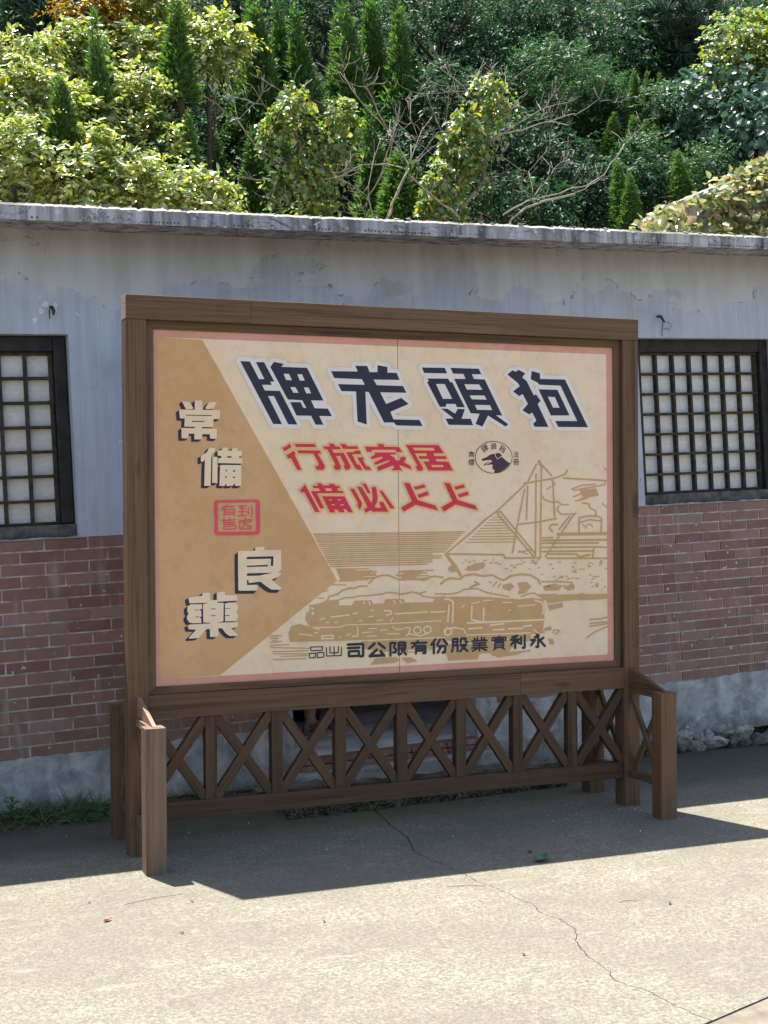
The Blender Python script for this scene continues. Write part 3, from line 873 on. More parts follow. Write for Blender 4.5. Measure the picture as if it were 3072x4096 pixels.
ART={'glyph':{'navy0':{'a':[[(533,2223),(579,2223),(622,2143),(648,2144),(608,2221),(647,2222),(696,2134),(676,2132),(684,2118),(636,2117),(650,2091),(723,2091),(807,1936),(762,1937),(694,2066),(665,2066),(732,1937),(689,1937)],[(677,2201),(695,2225),(743,2217),(730,2203),(857,2202),(937,2051),(875,2050),(893,2014),(959,2013),(979,1978),(915,1978),(936,1937),(897,1937),(875,1978),(803,1978),(772,2040),(823,2041),(837,2015),(852,2014),(832,2050),(761,2052)]],'s':[[(741,2171),(768,2171),(782,2142),(754,2142)],[(808,2171),(832,2171),(845,2142),(821,2141)],[(774,2110),(799,2110),(814,2084),(788,2084)],[(840,2110),(864,2110),(876,2083),(852,2082)]]},'navy1':{'a':[[(976,2190),(1111,2192),(1098,2219),(1159,2220),(1171,2191),(1211,2192),(1213,2225),(1263,2218),(1263,2191),(1311,2191),(1326,2158),(1191,2156),(1208,2130),(1344,2129),(1361,2097),(1225,2096),(1255,2041),(1334,2072),(1372,2043),(1277,2004),(1292,1968),(1429,1967),(1445,1938),(1308,1939),(1295,1953),(1244,1952),(1166,2096),(1149,2097),(1155,1941),(1108,1955),(1101,2097),(1028,2097),(1010,2130),(1146,2130),(1132,2156),(992,2158)]],'s':[]},'navy2':{'a':[[(1443,2221),(1565,2223),(1577,2196),(1455,2195)],[(1472,2169),(1582,2171),(1593,2154),(1605,2154),(1672,2033),(1628,2033),(1622,2048),(1573,2048),(1568,2033),(1537,2033),(1470,2151),(1479,2156)],[(1545,2024),(1578,2024),(1619,2001),(1633,2025),(1672,2024),(1654,1977),(1704,1977),(1716,1946),(1584,1946),(1567,1976),(1611,1977)],[(1595,2224),(1749,2224),(1763,2197),(1711,2196),(1722,2173),(1781,2172),(1876,1996),(1842,1997),(1910,1953),(1893,1942),(1798,1995),(1767,1940),(1729,1952),(1752,2003),(1703,2004),(1614,2171),(1677,2172),(1665,2196),(1610,2196)]],'s':[[(1517,2144),(1564,2144),(1604,2073),(1554,2072)],[(1670,2146),(1750,2147),(1768,2121),(1683,2120)],[(1698,2092),(1778,2093),(1792,2073),(1710,2073)],[(1726,2046),(1809,2046),(1821,2022),(1738,2022)]]},'navy3':{'a':[[(1906,2200),(1935,2222),(1952,2215),(1970,2225),(2006,2209),(1989,2188),(2014,2170),(2054,2099),(2065,2107),(2092,2074),(2075,2057),(2136,1943),(2057,1943),(2049,1957),(2067,1975),(2044,2014),(2027,2004),(1989,2024),(2020,2056),(1991,2105),(1971,2094),(1937,2117),(1975,2144),(1963,2160)],[(2042,2222),(2089,2211),(2089,2183),(2232,2184),(2364,1945),(2192,1944),(2174,1974),(2301,1975),(2206,2152),(2085,2154),(2075,2164),(2037,2180)],[(2080,2131),(2188,2131),(2257,2003),(2150,2001)]],'s':[[(2133,2095),(2173,2094),(2200,2041),(2162,2041)]]},'red0':{'a':[[(733,1827),(754,1836),(768,1847),(778,1831),(743,1810)],[(751,1792),(789,1814),(797,1800),(794,1792),(827,1724),(805,1724),(774,1779),(761,1777)],[(792,1846),(892,1846),(900,1832),(800,1831)],[(805,1816),(918,1816),(924,1802),(907,1801),(940,1746),(941,1736),(934,1725),(901,1725),(893,1741),(910,1745),(911,1754),(885,1801),(812,1802)]],'s':[]},'red1':{'a':[[(933,1835),(967,1836),(962,1849),(987,1848),(997,1836),(1016,1836),(1024,1822),(978,1821),(987,1806),(1037,1806),(1069,1747),(1071,1736),(1063,1726),(1045,1725),(1035,1745),(1042,1748),(1019,1791),(998,1791),(1021,1744),(1023,1733),(1016,1726),(993,1725),(983,1744),(993,1746),(992,1754),(955,1821),(941,1822)],[(1019,1847),(1046,1847),(1056,1837),(1107,1837),(1112,1824),(1033,1824)],[(1048,1809),(1089,1810),(1095,1818),(1119,1818),(1126,1800),(1079,1799),(1105,1751),(1119,1749),(1131,1725),(1106,1725),(1095,1732)],[(1103,1785),(1135,1785),(1142,1775),(1133,1773),(1151,1744),(1166,1741),(1177,1725),(1146,1725),(1139,1731)]],'s':[]},'red2':{'a':[[(1144,1836),(1213,1836),(1210,1849),(1239,1849),(1246,1836),(1320,1836),(1338,1812),(1307,1811),(1301,1822),(1181,1821),(1179,1811),(1155,1811)],[(1196,1809),(1304,1809),(1307,1800),(1272,1799),(1294,1786),(1307,1770),(1324,1773),(1329,1788),(1355,1788),(1354,1772),(1345,1763),(1379,1745),(1388,1727),(1319,1750),(1335,1724),(1284,1723),(1283,1731),(1294,1734),(1289,1747),(1213,1720),(1205,1739),(1272,1767),(1267,1771),(1197,1749),(1192,1760),(1238,1784),(1232,1789),(1179,1776),(1173,1786),(1194,1797)]],'s':[]},'red3':{'a':[[(1356,1846),(1529,1847),(1557,1807),(1403,1806),(1447,1735),(1447,1728),(1437,1721),(1418,1721),(1406,1741),(1414,1744),(1414,1750)],[(1462,1808),(1500,1808),(1519,1766),(1481,1766)],[(1422,1793),(1568,1793),(1573,1779),(1428,1779)],[(1447,1767),(1581,1767),(1605,1723),(1474,1723)]],'s':[[(1393,1833),(1502,1833),(1509,1820),(1401,1820)],[(1489,1750),(1550,1750),(1557,1740),(1497,1739)]]},'red4':{'a':[[(817,1628),(843,1657),(915,1527),(892,1527),(839,1620),(827,1618)],[(871,1625),(918,1626),(910,1638),(886,1638),(880,1651),(908,1651),(901,1662),(923,1662),(932,1652),(965,1652),(961,1659),(986,1659),(995,1650),(1011,1650),(1018,1638),(1002,1637),(1008,1626),(1029,1625),(1037,1615),(902,1615),(936,1546),(917,1543)],[(927,1601),(1040,1600),(1081,1524),(1057,1524),(1047,1538),(1033,1539),(1041,1524),(1012,1525),(1001,1538),(987,1538),(993,1524),(966,1524)]],'s':[[(940,1638),(972,1638),(977,1626),(948,1626)],[(962,1586),(976,1586),(976,1581),(962,1581)],[(1005,1586),(1020,1586),(1020,1581),(1005,1581)],[(974,1563),(990,1562),(990,1558),(974,1558)],[(1019,1562),(1035,1562),(1035,1557),(1019,1557)]]},'red5':{'a':[[(1067,1636),(1088,1636),(1128,1569),(1128,1557),(1116,1536),(1102,1557),(1107,1563),(1104,1573)],[(1103,1645),(1128,1644),(1176,1567),(1183,1589),(1177,1644),(1200,1644),(1209,1598),(1206,1571),(1194,1552),(1199,1545),(1220,1544),(1224,1550),(1214,1574),(1237,1573),(1264,1525),(1184,1526),(1171,1532),(1147,1521),(1137,1538),(1155,1547),(1152,1556)],[(1129,1661),(1148,1660),(1174,1614),(1157,1613)],[(1216,1626),(1232,1626),(1296,1541),(1274,1540)]],'s':[]},'red6':{'a':[[(1344,1663),(1375,1662),(1416,1581),(1509,1553),(1525,1529),(1405,1557),(1343,1524),(1329,1544),(1386,1575)],[(1396,1643),(1451,1655),(1459,1642),(1406,1629)],[(1415,1606),(1469,1623),(1477,1605),(1423,1590)]],'s':[]},'red7':{'a':[[(1557,1663),(1588,1661),(1630,1580),(1724,1552),(1738,1529),(1619,1557),(1555,1523),(1541,1543),(1601,1575)],[(1610,1643),(1664,1655),(1671,1641),(1620,1629)],[(1630,1606),(1684,1621),(1691,1604),(1639,1591)]],'s':[]},'cream0':{'a':[[(259,2033),(288,2033),(297,2027),(312,2002),(303,1999),(277,1998)],[(318,2037),(323,2039),(348,2039),(354,2036),(354,1995),(318,1994)],[(245,1994),(253,1996),(433,1997),(436,1992),(434,1955),(249,1956)],[(271,1957),(405,1956),(403,1918),(269,1919)],[(317,1922),(351,1921),(351,1911),(317,1910)],[(255,1913),(418,1912),(421,1907),(419,1865),(388,1867),(387,1886),(352,1886),(350,1862),(315,1862),(315,1888),(289,1888),(287,1866),(256,1866)],[(366,2003),(382,2030),(393,2034),(422,2033),(405,2003),(376,2000)]],'s':[[(277,1973),(397,1973),(397,1969),(277,1969)],[(304,1946),(363,1946),(363,1942),(304,1941)]]},'cream1':{'a':[[(344,1787),(372,1803),(383,1825),(392,1825),(412,1824),(410,1810),(393,1788),(389,1651),(359,1651),(363,1769),(351,1759),(344,1763)],[(399,1783),(422,1783),(421,1663),(396,1665)],[(423,1812),(443,1813),(443,1825),(470,1826),(471,1812),(490,1812),(491,1824),(517,1824),(518,1811),(538,1811),(538,1788),(525,1786),(525,1778),(540,1776),(540,1753),(424,1755),(425,1774),(440,1780),(441,1787),(423,1789)],[(434,1744),(439,1746),(534,1746),(534,1651),(506,1650),(501,1663),(493,1651),(464,1650),(461,1662),(454,1650),(430,1651)]],'s':[[(468,1787),(488,1786),(488,1779),(468,1780)],[(460,1724),(464,1725),(468,1720),(464,1716),(460,1717)],[(496,1723),(501,1724),(506,1719),(501,1714),(496,1716)],[(458,1694),(462,1695),(467,1691),(462,1686),(458,1687)],[(493,1692),(504,1693),(506,1688),(494,1687)]]},'cream2':{'a':[[(515,1348),(520,1352),(597,1352),(600,1368),(640,1370),(643,1365),(642,1354),(723,1354),(724,1263),(709,1247),(726,1245),(709,1228),(676,1216),(724,1176),(717,1167),(674,1170),(648,1187),(622,1208),(568,1203),(564,1197),(609,1194),(606,1167),(520,1169),(516,1173)]],'s':[[(558,1324),(686,1324),(684,1280),(672,1279),(674,1313),(557,1313)],[(557,1283),(658,1285),(658,1277),(557,1277)],[(557,1248),(681,1248),(619,1236),(558,1236)],[(557,1217),(564,1217),(566,1203),(610,1207),(609,1194),(558,1194)]]},'cream3':{'a':[[(281,1145),(331,1150),(345,1151),(347,1164),(376,1166),(383,1160),(384,1129),(376,1119),(286,1119)],[(414,1163),(418,1167),(449,1167),(453,1163),(453,1151),(509,1149),(511,1124),(418,1122),(414,1129)],[(383,1130),(414,1130),(418,1117),(446,1116),(444,1032),(434,1029),(382,1027),(350,1030),(349,1113),(376,1119)],[(277,1104),(291,1114),(344,1113),(345,1092),(331,1089),(340,1083),(342,1058),(330,1055),(339,1051),(341,1028),(303,1028),(285,1032),(274,1048),(274,1061),(282,1071),(276,1085)],[(452,1111),(467,1116),(505,1115),(515,1100),(514,1083),(506,1071),(515,1058),(515,1043),(502,1030),(452,1031)],[(276,1019),(288,1023),(381,1024),(420,1025),(432,1026),(513,1025),(514,1007),(507,1001),(482,998),(509,969),(509,962),(472,963),(454,977),(438,999),(420,1001),(421,969),(411,961),(381,963),(380,999),(366,999),(327,960),(284,959),(282,964),(318,999),(283,1001)],[(382,1031),(419,1030),(420,1020),(381,1019)]],'s':[[(386,1092),(409,1091),(409,1088),(386,1088)],[(386,1061),(408,1060),(408,1057),(386,1057)],[(310,1090),(328,1089),(328,1086),(310,1087)],[(315,1058),(328,1058),(328,1054),(315,1054)],[(453,1091),(478,1089),(478,1087),(453,1088)],[(452,1059),(473,1059),(473,1055),(452,1056)]]},'stamp':{'a':[[(404,1580),(416,1585),(606,1588),(618,1584),(623,1571),(622,1438),(618,1431),(608,1424),(419,1424),(408,1430),(404,1439),(407,1493),(403,1550),(406,1563)]],'s':[[(422,1568),(427,1573),(596,1575),(602,1570),(603,1445),(599,1440),(427,1441),(422,1445)]]},'dog':{'a':[[(1761,1777),(1763,1781),(1788,1789),(1805,1800),(1815,1804),(1838,1807),(1847,1810),(1860,1810),(1873,1801),(1869,1792),(1878,1788),(1888,1779),(1903,1768),(1919,1760),(1908,1745),(1885,1727),(1855,1714),(1830,1712),(1832,1725),(1827,1730),(1824,1726),(1819,1740),(1823,1747),(1818,1754),(1790,1750),(1788,1753),(1810,1763),(1820,1770),(1813,1775),(1795,1775),(1771,1770),(1763,1773)],[(1774,1748),(1775,1754),(1790,1763),(1813,1769),(1788,1757),(1779,1747)]],'s':[]},'shipfill':{'a':[[(2313,1628),(2412,1634),(2426,1597),(2348,1585),(2327,1597)],[(1576,1236),(1583,1253),(1612,1267),(1625,1232),(1602,1226)],[(1674,1239),(1714,1262),(1766,1273),(1779,1249),(1740,1232),(1687,1230)],[(2288,1567),(2341,1594),(2383,1609),(2369,1585),(2320,1570)]],'s':[]},'smokefill':{'a':[[(1874,1155),(1919,1165),(1938,1147),(1912,1125),(1874,1138)],[(1957,1164),(2009,1168),(2034,1144),(2002,1111),(1957,1107),(1970,1135)],[(2099,1143),(2165,1155),(2211,1142),(2191,1120),(2112,1119)],[(2217,1133),(2270,1155),(2280,1131),(2250,1115)]],'s':[]},'train':{'a':[[(859,1090),(917,1098),(943,1109),(1007,1107),(1009,1084),(1076,1082),(1087,1104),(1173,1103),(1181,1085),(1238,1086),(1247,1106),(1340,1104),(1345,1086),(1493,1083),(1510,1103),(1560,1112),(1559,906),(1358,912),(764,923),(762,931),(757,965),(770,994),(807,1005),(848,994),(864,986),(840,1026),(846,1056),(867,1065)],[(1559,1105),(1617,1107),(1773,1100),(1970,1081),(2041,1087),(2102,1076),(2108,987),(2098,924),(2111,906),(2027,907),(2033,875),(1943,862),(1752,867),(1555,896)],[(2054,1104),(2475,1099),(2474,1064),(2125,1067)],[(2122,1067),(2210,1064),(2213,1035),(2138,1020)]],'s':[]},'trainmud':{'a':[[(1165,795),(1193,826),(1302,826),(1316,810),(1291,798),(1225,797)],[(1324,820),(1374,822),(1413,800),(1357,795)],[(1118,915),(1559,906),(1558,875),(1469,848),(1357,843),(1193,861),(1134,874)],[(1555,846),(1572,875),(1943,859),(1904,823),(1746,822),(1733,795),(1652,796),(1578,794)],[(1802,820),(2032,826),(1942,805),(1847,798)],[(2127,882),(2156,875),(2163,846),(2137,850)],[(2101,929),(2144,942),(2150,922),(2111,917)]],'s':[]}},'strokes':{'stamp':[(5.5,[[(443,1553),(502,1556)],[(464,1564),(455,1550),(438,1538)],[(454,1543),(451,1510)],[(454,1541),(500,1542),(501,1511)],[(455,1530),(500,1530)],[(453,1520),(498,1521)],[(518,1558),(559,1559)],[(540,1557),(526,1546),(554,1547)],[(519,1531),(558,1532)],[(538,1544),(537,1513)],[(518,1513),(555,1514)],[(566,1553),(567,1520)],[(583,1558),(584,1514),(577,1509)],[(455,1500),(440,1491)],[(451,1497),(450,1473)],[(452,1492),(505,1496)],[(476,1504),(477,1474)],[(453,1483),(502,1485)],[(453,1474),(507,1476)],[(450,1464),(507,1467),(508,1454),(450,1452),(450,1464)],[(552,1503),(553,1492)],[(525,1490),(582,1495),(578,1484)],[(525,1490),(525,1452)],[(535,1481),(572,1484)],[(543,1488),(553,1473)],[(556,1482),(533,1452)],[(529,1452),(579,1453)],[(559,1472),(566,1457)],[(569,1469),(582,1459)]])],'shipout':[(4.8,[[(864,894),(926,893),(921,876),(867,877),(864,894)],[(858,864),(889,865),(888,844),(859,843),(858,864)],[(897,866),(930,866),(930,844),(899,842),(897,866)],[(943,889),(944,848),(1018,847),(1020,886)],[(961,892),(962,862),(1003,861),(1005,891)],[(982,891),(983,846)]])],'dogear':[(3.0,[[(1837,1806),(1837,1796),(1847,1781),(1858,1786),(1873,1795)]])],'ring':[(3.0,[[(1930,1789),(1929,1777),(1925,1765),(1919,1754),(1910,1743),(1900,1734),(1887,1726),(1874,1719),(1859,1714),(1843,1712),(1827,1711),(1811,1711),(1796,1714),(1781,1719),(1768,1725),(1756,1733),(1746,1743),(1737,1753),(1731,1764),(1728,1776),(1727,1788),(1728,1800),(1732,1812),(1738,1824),(1746,1834),(1757,1843),(1769,1852),(1782,1858),(1797,1863),(1812,1866),(1828,1867),(1844,1866),(1860,1863),(1875,1859),(1888,1853),(1900,1845),(1911,1835),(1919,1825),(1925,1814),(1929,1802),(1930,1789)]])],'ship':[(8.7,[[(1564,1316),(1880,1306),(1890,1288),(2089,1287)],[(2124,1283),(2474,1275)],[(2065,1707),(2059,1296)],[(2096,1749),(2086,1290)],[(2068,1755),(2017,1665)],[(2082,1767),(2154,1698)],[(1996,1659),(2174,1686),(2233,1707),(2244,1726)],[(2017,1665),(1848,1525),(1781,1481),(1708,1422),(1564,1316)],[(2000,1629),(1961,1467)],[(2017,1647),(2009,1478)],[(1961,1455),(2067,1465),(2180,1482)],[(1958,1455),(1930,1314)],[(2160,1671),(2170,1488)],[(2154,1677),(2174,1652)],[(1848,1510),(2048,1293)],[(1874,1510),(2059,1305)],[(1848,1510),(1854,1519),(1868,1519),(1874,1507)],[(2219,1686),(2469,1673)],[(2284,1506),(2207,1409),(2117,1292)],[(2256,1494),(2194,1427)],[(2312,1487),(2308,1404)],[(2316,1484),(2354,1493),(2418,1492),(2443,1479),(2439,1408)],[(2097,1359),(2424,1355)],[(2093,1338),(2410,1335),(2474,1331)],[(2090,1317),(2396,1315)],[(2396,1332),(2388,1280)],[(2131,1304),(2290,1301)],[(2187,1452),(2152,1452),(2138,1434),(2159,1416)]]),(6.7,[[(2098,1598),(2112,1577),(2153,1564),(2191,1567),(2208,1552),(2250,1552)],[(2194,1549),(2184,1525),(2208,1503),(2291,1505)],[(2327,1560),(2369,1554),(2372,1535),(2411,1517),(2407,1498)],[(2469,1673),(2462,1652),(2285,1625),(2268,1631),(2327,1649),(2405,1655)],[(2126,1628),(2147,1643)],[(2316,1462),(2376,1474),(2436,1467)],[(2278,1591),(2362,1621)],[(2292,1570),(2383,1597)],[(2097,1386),(2159,1388)],[(2447,1556),(2475,1535)],[(2462,1738),(2476,1723)],[(1960,1316),(2035,1327)],[(1967,1322),(2014,1306)],[(2028,1345),(2035,1327)],[(2333,1450),(2354,1431)],[(2375,1452),(2389,1437)],[(2354,1447),(2368,1449)]]),(16.1,[[(1564,1316),(1593,1283),(1625,1241),(1644,1208)],[(2186,1403),(2474,1402)],[(2082,1771),(2089,1752)]]),(10.7,[[(2097,1373),(2474,1370)],[(2294,1300),(2311,1285),(2374,1296)],[(1681,1251),(1766,1243)],[(1674,1239),(1733,1256)],[(1583,1250),(1622,1258)]]),(5.4,[[(1770,1278),(1786,1281)],[(2267,1236),(2279,1235)],[(2404,1144),(2420,1148)],[(1801,1265),(1815,1269)],[(2364,1253),(2377,1255)],[(2053,1266),(2064,1264)],[(2410,1139),(2422,1138)],[(2389,1182),(2405,1186)],[(2055,1254),(2067,1254)],[(1776,1266),(1780,1264)],[(2152,1230),(2163,1231)],[(1920,1227),(1927,1228)],[(1931,1240),(1939,1241)],[(2385,1250),(2390,1249)],[(2267,1179),(2275,1179)],[(2210,1140),(2228,1143)],[(2432,1261),(2441,1265)],[(2276,1209),(2293,1210)],[(2312,1224),(2318,1225)],[(1756,1263),(1764,1260)],[(1683,1275),(1692,1274)],[(1725,1233),(1731,1231)],[(1691,1275),(1697,1273)],[(2041,1263),(2058,1261)],[(2072,1235),(2082,1240)],[(2030,1263),(2040,1261)],[(1984,1264),(2000,1267)],[(2047,1274),(2054,1273)],[(1813,1269),(1819,1267)],[(2405,1182),(2423,1183)],[(2381,1170),(2397,1173)],[(2043,1271),(2050,1275)],[(2380,1131),(2389,1134)],[(2296,1174),(2312,1175)],[(2175,1172),(2183,1176)],[(2429,1253),(2447,1257)],[(2187,1263),(2204,1261)],[(2439,1167),(2444,1165)],[(2159,1188),(2173,1192)],[(1821,1280),(1825,1284)],[(1739,1241),(1755,1243)],[(2363,1236),(2377,1236)],[(2374,1153),(2385,1155)],[(1669,1282),(1679,1285)],[(2137,1250),(2146,1254)],[(2067,1274),(2082,1278)],[(2286,1222),(2294,1223)],[(2438,1250),(2444,1252)],[(2368,1191),(2379,1195)],[(2277,1257),(2294,1256)],[(1888,1236),(1903,1235)],[(2359,1240),(2366,1241)],[(1917,1251),(1933,1253)],[(1653,1268),(1663,1271)],[(2035,1272),(2043,1275)],[(1932,1239),(1949,1240)],[(2193,1182),(2202,1186)],[(2021,1230),(2030,1233)],[(2285,1179),(2296,1177)],[(2272,1215),(2285,1213)],[(1713,1276),(1720,1280)],[(1944,1248),(1953,1250)],[(1721,1262),(1728,1265)],[(1664,1236),(1678,1239)],[(2426,1241),(2439,1242)],[(2108,1138),(2123,1141)],[(1740,1250),(1754,1251)],[(2323,1223),(2340,1223)],[(2129,1142),(2143,1142)],[(1830,1264),(1847,1267)],[(1967,1257),(1982,1256)],[(1976,1276),(1983,1277)],[(2207,1181),(2216,1185)],[(2150,1248),(2154,1252)],[(2455,1130),(2468,1129)],[(2405,1135),(2419,1133)],[(1837,1265),(1843,1268)],[(2197,1190),(2214,1190)],[(2068,1267),(2073,1265)],[(2460,1221),(2477,1223)],[(2239,1174),(2257,1178)],[(2229,1188),(2243,1190)],[(2091,1200),(2097,1203)],[(2035,1272),(2041,1276)],[(1851,1260),(1867,1260)],[(1956,1256),(1961,1260)]])],'waves':[(6.0,[[(883,1423),(1666,1423)],[(888,1414),(1655,1414)],[(893,1404),(1645,1404)],[(898,1394),(1634,1394)],[(904,1385),(1624,1385)],[(909,1375),(1613,1375)],[(914,1366),(1603,1366)],[(919,1356),(1592,1356)],[(925,1346),(1582,1346)],[(930,1337),(1572,1337)],[(935,1327),(1561,1327)],[(940,1317),(1494,1317)],[(946,1308),(1544,1308)],[(951,1298),(1543,1298)],[(956,1289),(1491,1289)],[(962,1279),(1493,1279)],[(967,1269),(1466,1269)],[(998,1256),(1159,1255)],[(1000,1251),(1093,1251)],[(1002,1246),(1177,1244)],[(1005,1240),(1201,1238)],[(1007,1235),(1166,1234)],[(1009,1230),(1195,1228)],[(1011,1225),(1200,1222)],[(1013,1219),(1131,1219)],[(1015,1214),(1193,1212)],[(1018,1209),(1193,1207)],[(1015,1204),(1159,1202)],[(1008,1199),(1092,1199)],[(1328,1239),(1498,1238)],[(1313,1233),(1441,1233)],[(1341,1227),(1463,1226)],[(1300,1221),(1426,1221)],[(1310,1215),(1472,1213)],[(1329,1208),(1406,1209)],[(1341,1202),(1467,1201)],[(1314,1196),(1472,1195)]]),(5.0,[[(1821,1492),(1875,1494)],[(1805,1479),(1887,1480)],[(1789,1465),(1898,1466)],[(1773,1452),(1897,1452)],[(1756,1438),(1911,1438)],[(1740,1425),(1917,1425)],[(1724,1411),(1924,1411)],[(1709,1398),(1961,1396)],[(1693,1385),(1938,1383)],[(1677,1371),(1935,1369)]])],'smoke':[(8.1,[[(951,1111),(959,1129),(1002,1137),(1023,1154),(1061,1164),(1087,1163),(1114,1172),(1152,1171)],[(1160,1183),(1185,1207),(1223,1220),(1261,1220),(1299,1206),(1313,1198),(1327,1198),(1349,1210),(1382,1212),(1410,1198),(1449,1190),(1471,1204),(1505,1209),(1550,1202)]]),(6.5,[[(959,1106),(1007,1110),(1039,1120),(1082,1120),(1109,1127),(1141,1125),(1239,1132),(1249,1138),(1293,1136),(1321,1127),(1359,1130),(1382,1137),(1420,1128),(1459,1136)],[(1420,1128),(1443,1113),(1493,1105),(1560,1107)]]),(9.8,[[(1537,1170),(1556,1186),(1587,1197),(1642,1192),(1667,1209),(1717,1213),(1767,1203),(1818,1207),(1855,1187),(1881,1179),(1919,1199),(1970,1206),(2028,1202),(2074,1178),(2086,1152)]]),(7.2,[[(1507,1124),(1580,1119),(1630,1125),(1667,1141),(1735,1142),(1786,1121),(1842,1110),(1906,1097)],[(2093,1166),(2204,1163),(2264,1158),(2280,1137),(2270,1120)],[(1698,1149),(1748,1164)],[(1717,1176),(1742,1170),(1692,1149)],[(1798,1174),(1811,1168)],[(1820,1151),(1843,1173)],[(1849,1144),(1862,1164)],[(1976,1095),(2028,1110),(2060,1109)]])],'trainlight':[(6.5,[[(969,1031),(1060,1038)],[(1078,1042),(1103,1046)],[(1238,1051),(1271,1050),(1279,1037),(1249,1028)],[(1293,1034),(1464,1037)],[(1481,1036),(1554,1035)],[(921,944),(979,944),(979,929),(921,931),(921,944)],[(1102,979),(1102,936),(1075,935)],[(1342,966),(1375,965),(1364,935),(1352,925)],[(1133,1099),(1136,1088)],[(1160,1097),(1166,1082)],[(1290,1098),(1294,1085)],[(1320,1097),(1331,1083)],[(1369,935),(1425,922),(1469,935)],[(1193,851),(1324,850)],[(1363,853),(1469,854)]]),(4.9,[[(874,985),(1011,982),(1043,991),(1248,988),(1537,992)],[(775,915),(1107,913),(1559,909)],[(887,980),(911,976)],[(811,958),(874,948)],[(932,1030),(935,1023)],[(911,1019),(927,1028)],[(943,1007),(958,1006)],[(985,1005),(1001,1006)],[(1108,1007),(1124,1008)],[(1156,1024),(1183,1027)],[(1167,1054),(1186,1056)],[(1200,1006),(1235,1007)],[(1270,995),(1284,1017)],[(884,960),(900,960)],[(1123,950),(1172,953)],[(1156,969),(1199,967)],[(1150,933),(1199,932)],[(1216,959),(1254,960)],[(1248,940),(1314,938)],[(1281,974),(1298,960),(1336,959)],[(1006,930),(1016,937)],[(1043,941),(1064,947)]]),(10.8,[[(872,1077),(877,1073)],[(874,1055),(880,1049)]]),(6.5,[[(1431,950),(1427,940),(1417,935),(1405,935),(1395,942),(1391,952),(1395,961),(1405,967),(1417,966),(1427,960),(1431,950)],[(1484,950),(1480,941),(1470,935),(1458,935),(1448,942),(1444,952),(1448,961),(1458,967),(1470,967),(1480,960),(1484,950)]]),(8.5,[[(1558,1096),(1586,1093),(1604,1079),(1598,981)],[(1580,1068),(1573,985)],[(1704,1058),(1700,991),(1753,978)],[(1769,1045),(1766,974)],[(1678,975),(2111,975)],[(1684,946),(1759,949)],[(1803,959),(1879,964)],[(1822,935),(1879,936)],[(1905,937),(1982,937)],[(1988,945),(2033,949)],[(2053,1075),(2092,1062),(2102,1045),(2098,1004)]]),(5.2,[[(1874,1070),(1925,1067)],[(1957,1047),(2060,1052)],[(1905,1029),(1918,1031)],[(1766,1082),(1823,1083)],[(1558,1038),(1562,1038)],[(1648,1052),(1663,1065)],[(1672,916),(2027,912)],[(2125,1052),(2296,1066)],[(2403,1063),(2474,1064)],[(2181,1101),(2303,1100)],[(2337,1099),(2475,1096)],[(1704,1070),(1748,1077)],[(1815,873),(1904,886)],[(2046,929),(2072,908)]]),(7.8,[[(1557,929),(1564,951),(1616,955),(1659,945),(1667,925)],[(1594,936),(1590,926),(1579,921),(1566,921),(1555,928),(1552,938),(1556,948),(1566,954),(1580,953),(1590,946),(1594,936)]])],'trainmarks':[(6.5,[[(2369,965),(2430,966),(2474,973)],[(2372,945),(2470,950)],[(2369,930),(2474,941)],[(2349,873),(2402,902),(2473,926)],[(2157,904),(2163,921),(2193,917),(2170,898)],[(1815,811),(2026,823)]]),(4.9,[[(667,955),(721,953)],[(667,945),(708,942)],[(667,923),(723,928)],[(667,901),(863,888)],[(677,881),(852,877)],[(682,871),(858,862)],[(718,857),(847,855)],[(682,844),(842,841)],[(667,910),(759,911)],[(677,930),(698,934)],[(976,1183),(1045,1181)],[(928,1152),(952,1156)],[(901,1123),(933,1120)]])]},'panel':[(356,2313),(1000,1202),(427,785)],'off':[(-15,-11),(-15,-11),(-16,-14),(-16,-10)],'texts':[('司',1091,868,90,69),('公',1198,866,95,69),('限',1308,866,97,68),('有',1419,868,90,65),('份',1526,869,95,72),('股',1636,870,95,71),('業',1744,868,95,71),('實',1852,870,88,70),('利',1958,870,92,67),('永',2069,870,92,69)],'logo':[('牌',1780,1833,33,32),('頭',1828,1843,31,0),('狗',1877,1832,33,-32),('商',1707,1803,30,0),('標',1706,1764,33,0),('注',1953,1804,31,0),('冊',1953,1765,33,0)]}

